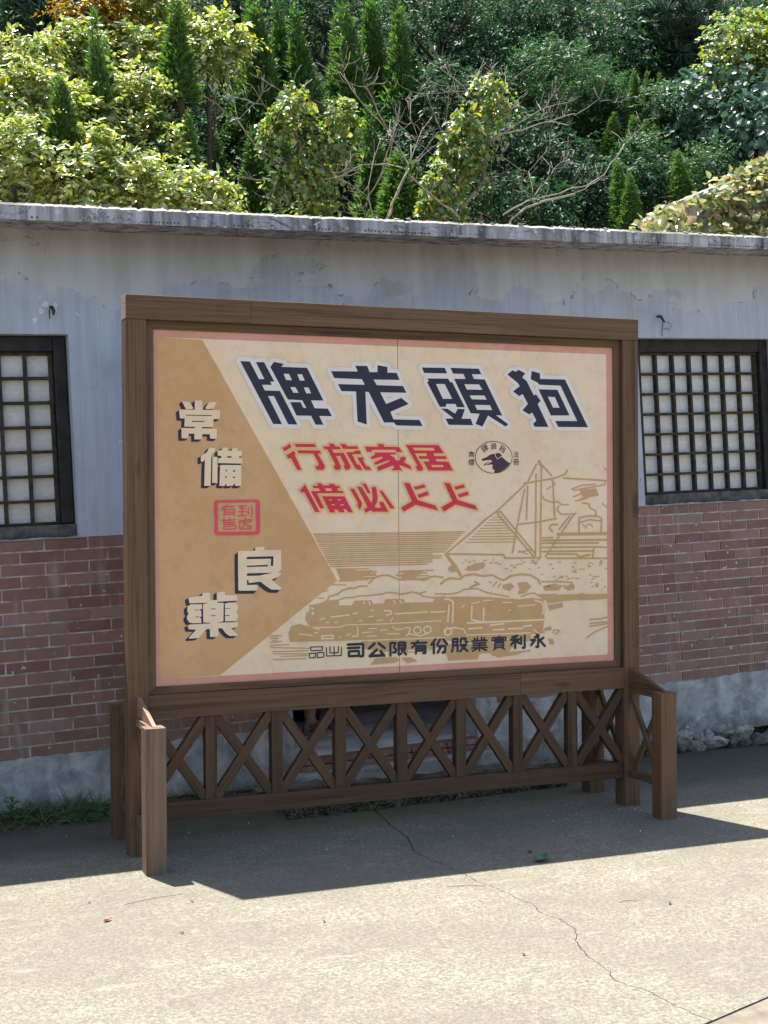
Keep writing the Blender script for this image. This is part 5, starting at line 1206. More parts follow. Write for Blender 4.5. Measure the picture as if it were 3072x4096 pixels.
BRANCHES={'A':[([(3.485,6.0,4.23),(3.441,6.0,4.546),(3.415,6.0,4.941),(3.331,6.0,5.185),(3.298,6.0,5.442),(3.278,6.0,5.519)],0.0338,0.0127),([(3.524,6.0,4.289),(3.629,6.075,4.745),(3.752,6.15,5.06),(3.914,6.225,5.382),(4.017,6.3,5.517)],0.0233,0.0074),([(3.329,6.0,4.71),(3.154,5.94,4.758),(3.006,5.88,4.829),(2.883,5.82,4.883),(2.786,5.76,4.97),(2.701,5.7,5.046)],0.018,0.009),([(2.807,6.0,5.137),(2.583,5.8,5.185),(2.332,5.6,5.226)],0.0079,0.0037),([(2.808,6.0,5.148),(2.823,6.1,5.244),(2.842,6.2,5.409),(2.842,6.3,5.569)],0.0069,0.0032),([(2.82,6.0,5.166),(2.903,5.988,5.252),(2.997,5.976,5.333),(3.044,5.964,5.412),(3.092,5.952,5.49)],0.0058,0.0026),([(3.187,6.0,5.186),(3.102,6.015,5.263),(3.042,6.03,5.375),(2.971,6.045,5.497),(2.918,6.06,5.517)],0.0074,0.0032),([(3.052,6.0,5.316),(2.989,6.212,5.407),(2.856,6.424,5.513)],0.0058,0.0026),([(3.296,6.0,5.408),(3.199,5.989,5.47),(3.033,5.977,5.549),(2.936,5.966,5.57)],0.0063,0.0032),([(3.333,6.0,5.434),(3.357,6.003,5.515),(3.407,6.005,5.645),(3.461,6.008,5.718)],0.0053,0.0026),([(3.356,6.0,5.413),(3.431,6.029,5.473),(3.52,6.058,5.557),(3.597,6.087,5.618)],0.0095,0.0053),([(3.376,6.0,4.679),(3.061,5.875,4.589),(2.839,5.75,4.54),(2.625,5.625,4.531),(2.463,5.5,4.566)],0.0085,0.0032),([(3.497,6.0,4.447),(3.368,5.925,4.401),(3.203,5.85,4.327),(3.066,5.775,4.266),(2.954,5.7,4.214)],0.0095,0.0037),([(3.604,6.0,4.611),(3.617,5.94,4.518),(3.687,5.88,4.576),(3.739,5.82,4.632),(3.774,5.76,4.732),(3.755,5.7,4.739)],0.0085,0.0037),([(3.372,6.0,4.288),(3.255,5.833,4.309),(3.134,5.667,4.332),(3.027,5.5,4.36)],0.0085,0.0048),([(3.239,6.0,4.384),(3.026,5.75,4.357),(2.808,5.5,4.328)],0.0053,0.0026),([(3.766,6.0,5.307),(3.664,5.842,5.311),(3.556,5.685,5.28)],0.0042,0.0021),([(2.931,6.0,4.616),(2.923,6.006,4.645),(2.961,6.012,4.659)],0.0032,0.0021),([(2.655,6.0,4.684),(2.661,6.065,4.623),(2.687,6.13,4.595)],0.0032,0.0021)],'B':[([(4.109,5.7,4.203),(4.28,5.7,4.552),(4.384,5.7,4.718)],0.0155,0.0113),([(4.384,5.7,4.718),(4.401,5.767,4.793),(4.353,5.833,4.956),(4.264,5.9,5.13)],0.0113,0.0093),([(4.893,5.7,4.269),(4.718,5.7,4.389),(4.594,5.7,4.487),(4.374,5.7,4.66)],0.0175,0.0134),([(4.169,5.7,5.069),(4.074,5.8,5.238),(3.967,5.9,5.431),(3.931,6.0,5.584),(3.893,6.1,5.716),(3.69,6.2,5.822)],0.0093,0.0041),([(4.17,5.7,5.075),(4.078,5.6,5.137),(3.965,5.5,5.246),(3.864,5.4,5.32),(3.778,5.3,5.327)],0.0124,0.0082),([(3.962,5.7,5.462),(3.813,5.6,5.436),(3.672,5.5,5.417),(3.534,5.4,5.403)],0.0052,0.0026),([(3.968,5.7,5.457),(4.125,5.846,5.542),(4.322,5.993,5.614)],0.0046,0.0026),([(3.96,5.7,5.467),(3.868,5.497,5.493),(3.756,5.294,5.508)],0.0041,0.0026),([(3.717,5.7,5.571),(3.601,5.602,5.52),(3.486,5.503,5.469)],0.0041,0.0026),([(3.724,5.7,5.577),(3.667,5.495,5.564),(3.578,5.291,5.524)],0.0041,0.0026),([(3.742,5.7,5.573),(3.864,5.855,5.705),(3.947,6.01,5.784)],0.0036,0.0021),([(4.027,5.7,4.732),(4.105,5.6,4.717),(4.168,5.5,4.673),(4.216,5.4,4.623)],0.0113,0.0113),([(4.393,5.7,4.764),(4.459,5.797,4.884),(4.509,5.893,5.005)],0.0072,0.0046),([(4.394,5.7,4.775),(4.517,5.8,4.97),(4.634,5.9,5.138),(4.791,6.0,5.299),(4.864,6.1,5.356)],0.0077,0.0031),([(4.539,5.7,5.083),(4.408,5.547,5.089),(4.276,5.395,5.063),(4.123,5.242,4.952)],0.0057,0.0031),([(4.428,5.7,5.156),(4.51,5.861,5.322),(4.587,6.021,5.444),(4.751,6.182,5.569)],0.0046,0.0026),([(4.426,5.7,5.339),(4.499,5.932,5.447),(4.601,6.165,5.528)],0.0031,0.0021),([(4.405,5.7,4.753),(4.56,5.738,4.898),(4.691,5.777,5.044),(4.767,5.815,5.118),(4.947,5.854,5.164)],0.0067,0.0031),([(4.405,5.7,4.742),(4.63,5.825,4.913),(4.886,5.95,5.091),(4.996,6.075,5.191),(5.136,6.2,5.331)],0.0062,0.0031),([(4.282,5.7,5.14),(4.45,5.758,5.046),(4.689,5.816,4.903)],0.0062,0.0041),([(4.016,5.7,4.527),(4.052,5.6,4.652),(4.078,5.5,4.83),(4.087,5.4,4.938),(4.09,5.3,5.065),(4.08,5.2,5.179)],0.0093,0.0036),([(4.239,5.7,5.165),(4.16,5.586,5.139),(4.087,5.472,5.002),(4.015,5.357,4.877)],0.0052,0.0031),([(4.551,5.7,5.061),(4.504,5.458,5.015),(4.455,5.215,4.973)],0.0036,0.0021),([(4.317,5.7,4.76),(4.301,5.714,4.808),(4.264,5.728,4.924)],0.0046,0.0026),([(4.54,5.7,4.554),(4.463,5.553,4.572),(4.414,5.406,4.557),(4.48,5.26,4.592)],0.0052,0.0031),([(4.539,5.7,4.634),(4.415,5.545,4.692),(4.374,5.39,4.641)],0.0036,0.0021)],'Bsap':[([(3.799,5.3,4.117),(3.771,5.3,4.257),(3.753,5.3,4.331)],0.009,0.0075),([(3.757,5.3,4.333),(3.819,5.375,4.518),(3.886,5.45,4.683),(3.977,5.525,4.83),(4.055,5.6,4.956)],0.0065,0.003),([(3.757,5.3,4.333),(3.858,5.225,4.495),(3.946,5.15,4.753),(3.982,5.075,4.951),(3.975,5.0,5.059)],0.007,0.004),([(3.751,5.3,4.333),(3.619,5.235,4.376),(3.522,5.171,4.405),(3.404,5.106,4.431),(3.288,5.042,4.473)],0.0055,0.003),([(3.715,5.3,4.113),(3.62,5.143,4.183),(3.493,4.987,4.27),(3.357,4.83,4.258)],0.007,0.0035),([(3.697,5.3,4.216),(3.733,5.282,4.263),(3.703,5.264,4.181)],0.0045,0.003),([(3.513,5.3,4.505),(3.601,5.28,4.559),(3.69,5.26,4.603),(3.776,5.241,4.608)],0.0045,0.006),([(3.409,5.3,4.532),(3.565,5.414,4.574),(3.664,5.528,4.635),(3.862,5.642,4.685)],0.004,0.003),([(3.335,5.3,4.463),(3.517,5.31,4.508),(3.702,5.319,4.585)],0.004,0.0025),([(3.708,5.3,4.614),(3.78,5.394,4.74)],0.003,0.002),([(3.692,5.3,4.765),(3.775,5.3,4.759),(3.819,5.3,4.696)],0.0025,0.0015),([(3.655,5.3,4.306),(3.806,5.408,4.448)],0.003,0.002),([(3.868,5.3,4.918),(3.97,5.272,4.83)],0.004,0.0025),([(4.07,5.3,4.436),(4.001,5.3,4.29),(3.919,5.3,4.122)],0.008,0.01),([(3.694,5.3,4.172),(3.527,5.189,4.147),(3.364,5.078,4.137)],0.0035,0.002)],'C':[([(5.053,6.1,4.326),(5.17,6.1,4.487),(5.301,6.1,4.626),(5.418,6.1,4.741)],0.0298,0.0245),([(5.418,6.1,4.741),(5.452,6.167,4.929),(5.445,6.233,5.129),(5.546,6.3,5.276)],0.0234,0.0139),([(5.03,6.1,4.409),(5.143,6.175,4.732),(5.252,6.25,5.0),(5.408,6.325,5.323),(5.551,6.4,5.639)],0.016,0.0075),([(5.287,6.1,5.084),(5.397,6.06,5.214),(5.493,6.02,5.355),(5.563,5.98,5.506),(5.594,5.94,5.605),(5.609,5.9,5.654)],0.0128,0.0091),([(5.727,6.1,5.73),(5.771,5.95,5.792),(5.869,5.8,5.874)],0.008,0.0043),([(5.727,6.1,5.73),(5.873,6.349,5.911),(6.01,6.598,6.088)],0.0064,0.0027),([(5.727,6.1,5.73),(5.779,6.348,5.915),(5.84,6.596,6.06)],0.0048,0.0021),([(5.733,6.1,5.712),(5.871,6.213,5.621),(5.988,6.327,5.538),(6.102,6.44,5.49)],0.0048,0.0048),([(5.355,6.1,5.537),(5.311,6.16,5.636),(5.306,6.22,5.72),(5.207,6.28,5.834),(5.106,6.34,5.929),(5.018,6.4,6.002)],0.0096,0.0059),([(5.284,6.1,5.604),(5.441,6.233,5.766),(5.648,6.367,5.922),(5.876,6.5,6.109)],0.0096,0.0053),([(5.247,6.1,5.679),(5.366,6.169,5.789),(5.508,6.239,5.92),(5.622,6.308,6.026)],0.0059,0.0032),([(5.265,6.1,5.627),(5.201,6.033,5.614),(4.976,5.967,5.57),(4.741,5.9,5.514),(4.513,5.833,5.5),(4.379,5.767,5.515),(4.274,5.7,5.544)],0.0075,0.0032),([(5.383,6.1,5.539),(5.127,6.008,5.505),(5.023,5.915,5.458)],0.0048,0.0027),([(5.026,6.1,5.032),(4.993,6.125,5.169),(4.959,6.15,5.293),(4.913,6.175,5.441),(4.869,6.2,5.619)],0.0107,0.0064),([(4.819,6.1,5.615),(4.698,6.01,5.65),(4.564,5.92,5.676),(4.43,5.83,5.654)],0.0059,0.0027),([(4.794,6.1,5.631),(4.785,5.995,5.687),(4.759,5.889,5.706)],0.0037,0.0021),([(5.022,6.1,5.068),(4.957,5.993,5.25),(4.923,5.885,5.383),(4.894,5.778,5.502),(4.834,5.67,5.523)],0.0069,0.0032),([(5.077,6.1,5.672),(5.04,6.233,5.721),(4.99,6.366,5.806)],0.0043,0.0021),([(5.051,6.1,5.682),(4.999,6.034,5.717)],0.0048,0.0032),([(5.204,6.1,5.525),(5.262,6.273,5.653),(5.289,6.447,5.756)],0.0043,0.0027),([(5.11,6.1,5.771),(5.03,6.043,5.818),(4.977,5.987,5.867)],0.0048,0.0032),([(5.369,6.1,5.065),(5.358,5.967,5.066),(5.416,5.833,5.112),(5.522,5.7,5.184)],0.016,0.0117),([(5.759,6.1,5.31),(5.886,6.02,5.382),(6.027,5.94,5.468),(6.151,5.86,5.503),(6.229,5.78,5.504),(6.279,5.7,5.533)],0.0107,0.0048),([(5.642,6.1,5.235),(5.903,6.18,5.305),(6.128,6.26,5.398),(6.357,6.34,5.48),(6.59,6.42,5.57),(6.793,6.5,5.639)],0.0091,0.0069),([(6.127,6.1,5.521),(6.249,6.329,5.633),(6.363,6.558,5.727)],0.0064,0.0037),([(6.119,6.1,5.514),(6.276,6.274,5.544),(6.452,6.447,5.612)],0.0043,0.0032),([(6.206,6.1,5.403),(6.176,5.85,5.319),(6.127,5.601,5.216)],0.0048,0.0032),([(5.946,6.1,5.378),(6.061,6.027,5.391),(6.133,5.955,5.418),(6.161,5.882,5.449),(6.162,5.81,5.501)],0.0043,0.0027),([(6.156,6.1,5.535),(6.363,6.305,5.698),(6.558,6.51,5.863)],0.0043,0.0021),([(6.518,6.1,5.485),(6.621,6.025,5.546),(6.74,5.95,5.634),(6.758,5.875,5.775),(6.729,5.8,5.873)],0.0075,0.0032),([(6.838,6.1,5.679),(6.79,6.085,5.727),(6.754,6.07,5.783)],0.0048,0.0032),([(6.848,6.1,5.661),(7.194,6.26,5.727),(7.402,6.42,5.816),(7.622,6.58,5.915)],0.0043,0.0021),([(5.478,6.1,5.291),(5.694,6.2,5.394),(5.887,6.3,5.548),(6.057,6.4,5.727),(6.225,6.5,5.846)],0.0043,0.0027),([(5.409,6.1,4.813),(5.347,6.049,4.713),(5.199,5.997,4.747)],0.0075,0.0075),([(5.242,6.1,4.78),(5.252,6.0,4.708),(5.263,5.9,4.661),(5.29,5.8,4.663),(5.289,5.7,4.68)],0.0075,0.0032),([(5.273,6.1,4.836),(5.334,5.967,4.789),(5.463,5.833,4.751),(5.512,5.7,4.793)],0.0064,0.0032),([(5.481,6.1,4.513),(5.395,5.887,4.605),(5.3,5.673,4.668)],0.0053,0.0032),([(5.201,6.1,4.308),(5.378,6.165,4.401),(5.532,6.229,4.526)],0.0048,0.0037),([(5.494,6.1,4.854),(5.594,6.2,5.13),(5.673,6.3,5.285),(5.663,6.4,5.386)],0.0053,0.0032),([(5.562,6.1,4.834),(5.686,6.2,4.791),(5.808,6.3,4.697),(5.934,6.4,4.638)],0.0048,0.0032)],'D':[([(5.16,5.2,4.145),(5.338,5.2,4.277),(5.541,5.2,4.349),(5.731,5.2,4.393),(5.894,5.2,4.435)],0.0128,0.0099),([(5.085,5.2,4.198),(5.218,5.22,4.271),(5.379,5.24,4.351),(5.58,5.26,4.405),(5.784,5.28,4.454),(5.963,5.3,4.526)],0.0119,0.0089),([(5.898,5.2,4.491),(6.058,5.25,4.529),(6.235,5.3,4.626),(6.388,5.35,4.741),(6.528,5.4,4.869),(6.626,5.45,4.972),(6.708,5.5,5.051)],0.0094,0.0064),([(6.497,5.2,4.958),(6.657,5.3,5.055),(6.836,5.4,5.178),(6.984,5.5,5.258)],0.0059,0.0025),([(6.497,5.2,4.958),(6.528,5.339,5.069),(6.542,5.479,5.158)],0.0044,0.0025),([(6.509,5.2,4.965),(6.441,5.085,4.983),(6.355,4.97,4.993)],0.004,0.0025),([(5.895,5.2,4.445),(6.075,5.3,4.512),(6.272,5.4,4.616),(6.442,5.5,4.697),(6.643,5.6,4.769)],0.0074,0.002),([(5.874,5.2,4.513),(5.861,5.062,4.618),(5.859,4.925,4.709),(5.809,4.787,4.694)],0.0044,0.002),([(6.027,5.2,4.556),(6.031,5.116,4.606),(6.047,5.033,4.644)],0.004,0.002),([(5.423,5.2,4.384),(5.622,5.316,4.541),(5.812,5.432,4.72),(6.002,5.548,4.842),(6.153,5.664,4.982)],0.0059,0.003),([(5.666,5.2,4.654),(5.671,5.329,4.768),(5.706,5.458,4.849)],0.0044,0.0025),([(5.666,5.2,4.654),(5.653,5.009,4.629),(5.665,4.818,4.661)],0.0044,0.0025),([(5.105,5.2,4.748),(5.266,5.26,4.693),(5.464,5.32,4.655),(5.593,5.38,4.764),(5.717,5.44,4.869),(5.942,5.5,5.028)],0.004,0.002),([(5.391,5.2,4.622),(5.339,5.073,4.458),(5.263,4.946,4.335)],0.0035,0.0025),([(5.305,5.2,4.35),(5.214,5.05,4.435),(5.124,4.9,4.506)],0.0044,0.003),([(5.423,5.2,4.384),(5.448,5.1,4.47),(5.437,5.0,4.536)],0.0044,0.0025),([(5.39,5.2,4.376),(5.227,5.001,4.379),(5.065,4.801,4.369)],0.004,0.0025),([(5.105,5.2,4.748),(4.993,4.98,4.74),(4.93,4.76,4.723)],0.003,0.002)]}
VINES={'A':[(3.33,6.01,5.47,0.15,0.08),(3.32,5.89,5.24,0.19,0.16),(3.12,5.96,5.07,0.13,0.17),(3.35,5.94,5.01,0.19,0.2),(3.8,5.89,5.26,0.12,0.14),(3.91,6.0,5.18,0.1,0.2),(3.67,5.88,5.02,0.16,0.15),(3.7,5.98,4.86,0.14,0.13),(3.21,5.87,4.64,0.18,0.13),(3.45,5.93,4.7,0.18,0.17),(3.48,5.89,4.53,0.17,0.14),(3.14,5.9,4.48,0.07,0.09),(3.71,6.04,4.4,0.1,0.13),(3.44,6.01,4.38,0.12,0.1)],'C':[(5.48,6.01,5.67,0.17,0.12),(5.61,6.13,5.58,0.11,0.15),(5.29,5.99,5.39,0.19,0.13),(5.2,6.03,5.23,0.18,0.14),(5.16,6.12,5.08,0.16,0.13),(5.0,6.08,4.94,0.19,0.16),(4.87,5.97,4.72,0.15,0.15),(4.88,6.15,4.56,0.13,0.14),(4.7,5.99,4.39,0.11,0.12),(4.96,6.0,4.59,0.12,0.16),(5.31,6.1,4.91,0.15,0.15),(5.38,6.02,5.07,0.11,0.11),(4.96,6.01,4.39,0.15,0.1)]}
CROWNS=[('lit',0.73,5.5,4.49,0.39,0.39),('lit',1.16,5.3,4.39,0.4,0.31),('lit',1.58,5.2,4.24,0.37,0.23),('lit',2.08,5.2,4.24,0.27,0.18),('lit',0.89,6.0,5.1,0.41,0.33),('lit',0.88,6.5,5.63,0.36,0.27),('lit',1.34,6.1,5.08,0.27,0.33),('lit',1.9,6.3,5.26,0.28,0.39),('lit',1.93,6.0,4.78,0.3,0.29),('lit',2.19,7.0,5.99,0.43,0.32),('lit',2.91,7.1,6.19,0.37,0.3),('lit',1.53,6.9,5.9,0.26,0.26),('autumn',1.87,7.3,6.48,0.35,0.27),('lit',2.53,7.4,6.58,0.42,0.28),('dark',1.24,8.2,6.6,0.35,0.36),('pine',1.58,8.0,6.61,0.36,0.33),('dark',6.54,9.0,7.36,0.78,0.59),('dark',7.85,9.4,7.72,0.92,0.55),('dark',6.98,8.6,6.78,0.6,0.46),('dark',8.73,9.2,7.38,0.99,0.63),('willow',7.51,8.0,6.28,0.71,0.57),('willow',8.07,7.8,6.05,0.4,0.42),('dark',9.95,9.6,7.93,0.93,0.59),('pine',10.15,9.0,7.61,0.67,0.64),('dark',11.25,9.4,8.13,0.84,0.53),('dark',5.36,9.8,7.7,0.69,0.47),('dark',4.21,9.8,7.58,0.65,0.46),('dark',6.63,7.4,5.47,0.63,0.48),('dark',7.04,7.0,5.06,0.67,0.5),('dark',7.38,6.6,4.76,0.53,0.41),('dark',6.02,8.2,5.93,0.63,0.64),('dark',5.93,6.4,4.57,0.58,0.29),('vinewall',9.04,6.8,5.87,0.62,0.67),('vinewall',9.02,6.2,5.42,0.46,0.65),('litvine',9.48,7.0,6.76,0.57,0.36),('litvine',9.66,6.8,6.39,0.38,0.47),('fern',8.63,7.2,5.9,0.58,0.32),('fern',7.93,6.6,5.07,0.55,0.36),('fern',8.43,6.4,4.99,0.49,0.34),('dark',3.47,8.4,5.43,0.64,0.61),('dark',3.94,8.8,6.18,0.55,0.57),('dark',2.81,8.0,5.79,0.27,0.45),('dark',5.35,8.0,5.44,0.54,0.57)]
THUJAS=[(1.57,6.05,4.81,1.2,0.19),(1.74,6.25,4.96,0.91,0.12),(1.03,5.45,4.58,0.66,0.16),(2.06,5.95,4.5,0.88,0.16),(2.29,5.9,4.46,0.69,0.15),(2.39,6.4,5.65,0.75,0.18),(3.68,8.2,5.98,1.32,0.19),(3.83,8.0,5.78,1.28,0.22),(4.26,8.4,5.86,1.52,0.23),(4.35,8.1,5.73,1.37,0.24),(4.82,8.5,5.87,1.64,0.23),(4.94,8.2,5.68,1.56,0.26),(5.36,8.6,5.82,1.7,0.24),(5.47,8.3,5.63,1.65,0.26),(5.95,8.8,6.03,1.66,0.23),(3.6,8.6,5.98,1.12,0.18),(4.64,7.0,4.57,1.15,0.23),(4.53,6.4,4.28,0.8,0.24),(4.87,6.6,4.34,0.72,0.21),(3.4,7.2,4.46,0.97,0.23),(3.07,7.4,4.59,0.87,0.2),(3.89,7.4,4.57,0.89,0.21),(8.09,7.3,5.65,0.8,0.11),(8.16,7.2,5.4,1.02,0.1),(8.62,7.4,5.83,0.7,0.11),(8.8,7.0,5.38,0.95,0.18),(7.98,7.6,6.14,0.33,0.12),(7.8,6.8,5.27,0.51,0.14),(7.62,7.0,5.43,0.43,0.12),(7.97,6.7,5.26,0.39,0.1),(7.73,6.0,4.67,0.48,0.15),(7.02,5.9,4.43,0.44,0.11),(7.06,6.1,4.53,0.53,0.13),(8.49,6.4,4.93,0.48,0.16),(9.98,7.4,6.23,0.4,0.12),(7.92,6.8,5.34,0.4,0.12),(10.76,8.0,7.3,0.58,0.16),(7.71,7.7,5.97,0.44,0.14)]

# ---------------------------------------------------------------- plants behind the building
def nrm(a):
    return a / np.maximum(1e-9, np.linalg.norm(a, axis=1, keepdims=True))

def leaf_arrays(P, D, N, L, W, fold=0.3, curl=0.12, simple_=False):
    D = nrm(D)
    S = nrm(np.cross(D, N))
    U = np.cross(S, D)
    L = L[:, None]
    W = W[:, None]
    n = len(P)
    if simple_:
        V = np.stack([P, P + D * L * .45 + S * W * .5 + U * W * fold * .5, P + D * L - U * L * curl, P + D * L * .45 - S * W * .5 + U * W * fold * .5], 1)
        b = np.arange(n)[:, None] * 4
        F = np.concatenate([b + np.array([0, 1, 2]), b + np.array([0, 2, 3])])
        return V.reshape(-1, 3), F
    V = np.stack([P, P + D * L * .30 + S * W * .5 + U * W * fold * .5, P + D * L * .70 + S * W * .38 + U * (W * fold * .4 - L * curl * .4), P + D * L - U * L * curl,
                  P + D * L * .70 - S * W * .38 + U * (W * fold * .4 - L * curl * .4), P + D * L * .30 - S * W * .5 + U * W * fold * .5], 1)
    b = np.arange(n)[:, None] * 6
    F = np.concatenate([b + np.array([0, 1, 2, 3]), b + np.array([0, 3, 4, 5])])
    return V.reshape(-1, 3), F

def ell_points(n, rx, ry, rz, shell=0.5):
    d = nrm(rng.normal(size=(n, 3)))
    r = rng.uniform(shell ** 3, 1, n) ** (1 / 3)
    return d * r[:, None] * np.array([rx, ry, rz]), d

def spray_leaves(n_sprays, per, rx, ry, rz, spray, leaf, ratio, clumps=14, droop=.35, up=.5, spread=.33, upright=.75, simple_=False, shell=.45, qmax=1.05):
    cc, cd = ell_points(clumps, rx * .85, ry * .85, rz * .85, shell)
    ci = rng.integers(0, clumps, n_sprays)
    off = rng.normal(size=(n_sprays, 3)) * np.array([rx, ry, rz]) * spread
    B = cc[ci] + off
    q = np.sqrt(((B / np.array([rx, ry, rz])) ** 2).sum(1))
    B = B / np.maximum(1, q / qmax)[:, None]
    T = nrm(nrm(B + 1e-6) * .8 + np.array([0, 0, up]) + rng.normal(size=(n_sprays, 3)) * .55 + (rng.uniform(size=(n_sprays, 1)) < .1) * np.array([0, 0, 1.5]))
    sl = spray * rng.uniform(.6, 1.25, n_sprays)
    t = np.tile(np.linspace(.12, 1, per), n_sprays)
    k = np.repeat(np.arange(n_sprays), per)
    side = np.tile(np.where(np.arange(per) % 2 == 0, 1.0, -1.0), n_sprays)
    TT = T[k]
    P = B[k] + TT * (t * sl[k])[:, None]
    P[:, 2] -= droop * sl[k] * t ** 2
    P += rng.normal(size=P.shape) * leaf * .12
    SS = nrm(np.cross(TT, np.array([0, 0, 1.0]) + rng.normal(size=TT.shape) * .25))
    m = len(P)
    D = TT * .55 + SS * (side * rng.uniform(.5, 1.0, m))[:, None] + rng.normal(size=P.shape) * .25
    D[:, 2] -= droop * rng.uniform(.1, 1.1, m)
    N = np.array([0, -.28, 1.0]) * upright + rng.normal(size=P.shape) * .42 + nrm(B[k] + 1e-6) * .45
    L = leaf * rng.uniform(.5, 1.35, m) * (1.0 - .35 * t) * rng.uniform(.7, 1.2, n_sprays)[k]
    return leaf_arrays(P, D, N, L, L * ratio * rng.uniform(.85, 1.15, m), simple_=simple_)

M_BARK = simple('grey_brown_bark', (0.085, 0.068, 0.052), 0.9, 0.15, 0.45, 18, 0.6, 0.006)
M_DEAD = simple('pale_dead_bark', (0.25, 0.215, 0.170), 0.85, 0.2, 0.35, 22, 0.5, 0.004)
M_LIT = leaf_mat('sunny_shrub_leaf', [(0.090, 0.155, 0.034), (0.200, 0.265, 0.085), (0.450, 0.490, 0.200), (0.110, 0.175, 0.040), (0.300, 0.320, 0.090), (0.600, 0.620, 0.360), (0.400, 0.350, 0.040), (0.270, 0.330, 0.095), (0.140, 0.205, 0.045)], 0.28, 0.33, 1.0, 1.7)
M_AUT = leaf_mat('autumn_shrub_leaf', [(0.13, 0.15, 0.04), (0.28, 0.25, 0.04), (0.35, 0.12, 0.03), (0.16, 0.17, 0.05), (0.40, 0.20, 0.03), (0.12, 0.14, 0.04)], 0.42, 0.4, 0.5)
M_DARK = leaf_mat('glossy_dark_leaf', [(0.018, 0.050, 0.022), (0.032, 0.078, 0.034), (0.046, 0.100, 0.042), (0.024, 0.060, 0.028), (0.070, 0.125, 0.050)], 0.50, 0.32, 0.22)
M_WILL = leaf_mat('mid_green_leaf', [(0.045, 0.105, 0.040), (0.070, 0.140, 0.052), (0.058, 0.120, 0.046), (0.040, 0.090, 0.040)], 0.45, 0.35, 0.35)
M_CON = leaf_mat('conifer_spray', [(0.036, 0.085, 0.026), (0.070, 0.145, 0.038), (0.105, 0.190, 0.044), (0.050, 0.105, 0.030), (0.150, 0.230, 0.050)], 0.5, 0.40, 0.35, 1.7)
M_PINE = leaf_mat('pine_needle', [(0.085, 0.150, 0.100), (0.120, 0.195, 0.130), (0.100, 0.175, 0.110)], 0.4, 0.25, 0.6)
M_BLUE_V = leaf_mat('blue_green_vine_leaf', [(0.045, 0.095, 0.060), (0.065, 0.125, 0.080), (0.085, 0.150, 0.100), (0.055, 0.105, 0.058)], 0.42, 0.25, 0.5)
M_VINE = leaf_mat('yellow_green_vine_leaf', [(0.075, 0.150, 0.034), (0.130, 0.215, 0.052), (0.250, 0.310, 0.100), (0.080, 0.155, 0.044), (0.380, 0.350, 0.040), (0.320, 0.360, 0.210), (0.095, 0.165, 0.050)], 0.35, 0.42, 0.8, 1.6)
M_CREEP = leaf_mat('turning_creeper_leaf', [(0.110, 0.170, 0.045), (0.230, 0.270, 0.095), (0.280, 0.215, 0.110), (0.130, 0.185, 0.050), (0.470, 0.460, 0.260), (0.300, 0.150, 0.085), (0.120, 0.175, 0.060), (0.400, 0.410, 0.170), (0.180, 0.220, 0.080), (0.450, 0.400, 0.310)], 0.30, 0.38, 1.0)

def crown_of(typ, rx, rz):
    ry = max(.35, (rx + rz) * .5)
    a = rx * rz
    if typ in ('lit', 'autumn'):
        n = int(220 + 1700 * a)
        return spray_leaves(int(n * .72), 10, rx, ry * .8, rz, .27, .084, .50, 26, .5, .55, .15, shell=.25, qmax=1.28)
    if typ == 'dark':
        n = int(180 + 700 * a)
        return spray_leaves(n, 11, rx, ry, rz, .26, .092, .42, 18, .75, .25, .30, simple_=True)
    if typ == 'willow':
        n = int(240 + 1300 * a)
        return spray_leaves(n, 14, rx, ry, rz, .26, .085, .24, 14, .4, .9, .30, simple_=True)
    if typ == 'fern':
        n = int(200 + 1300 * a)
        return spray_leaves(n, 13, rx, ry, rz, .24, .065, .34, 12, .5, .6, .33, simple_=True)
    if typ == 'vinewall':
        n = int(150 + 700 * a)
        return spray_leaves(n, 7, rx, ry, rz, .24, .115, .82, 16, .9, .1, .30, upright=.35)
    if typ == 'litvine':
        n = int(220 + 1500 * a)
        return spray_leaves(n, 9, rx, ry, rz, .20, .072, .72, 14, .7, .3, .30, upright=.7)
    if typ == 'pine':
        tn = int(110 + 240 * a)
        B, d = ell_points(tn, rx, ry, rz, .3)
        per = 46
        k = np.repeat(np.arange(tn), per)
        T = nrm(d * .6 + np.array([0, 0, .5]) + rng.normal(size=d.shape) * .35)
        D = nrm(T[k] * .75 + rng.normal(size=(tn * per, 3)) * .55)
        P = B[k] + T[k] * (rng.uniform(0, .12, tn * per))[:, None]
        L = rng.uniform(.14, .28, tn * per)
        return leaf_arrays(P, D, rng.normal(size=P.shape) + 1e-3, L, np.full(len(P), .0068), fold=0, curl=.25, simple_=True)
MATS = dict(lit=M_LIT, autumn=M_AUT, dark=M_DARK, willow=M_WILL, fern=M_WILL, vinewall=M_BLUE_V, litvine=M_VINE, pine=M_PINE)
NAMES = dict(lit='shrub', autumn='shrub', dark='broadleaf_tree', willow='broadleaf_tree', fern='bush', vinewall='vine_covered_tree', litvine='vine_covered_tree', pine='pine_tree')
CATS = dict(lit='shrub', autumn='shrub', dark='tree', willow='tree', fern='bush', vinewall='tree', litvine='tree', pine='tree')
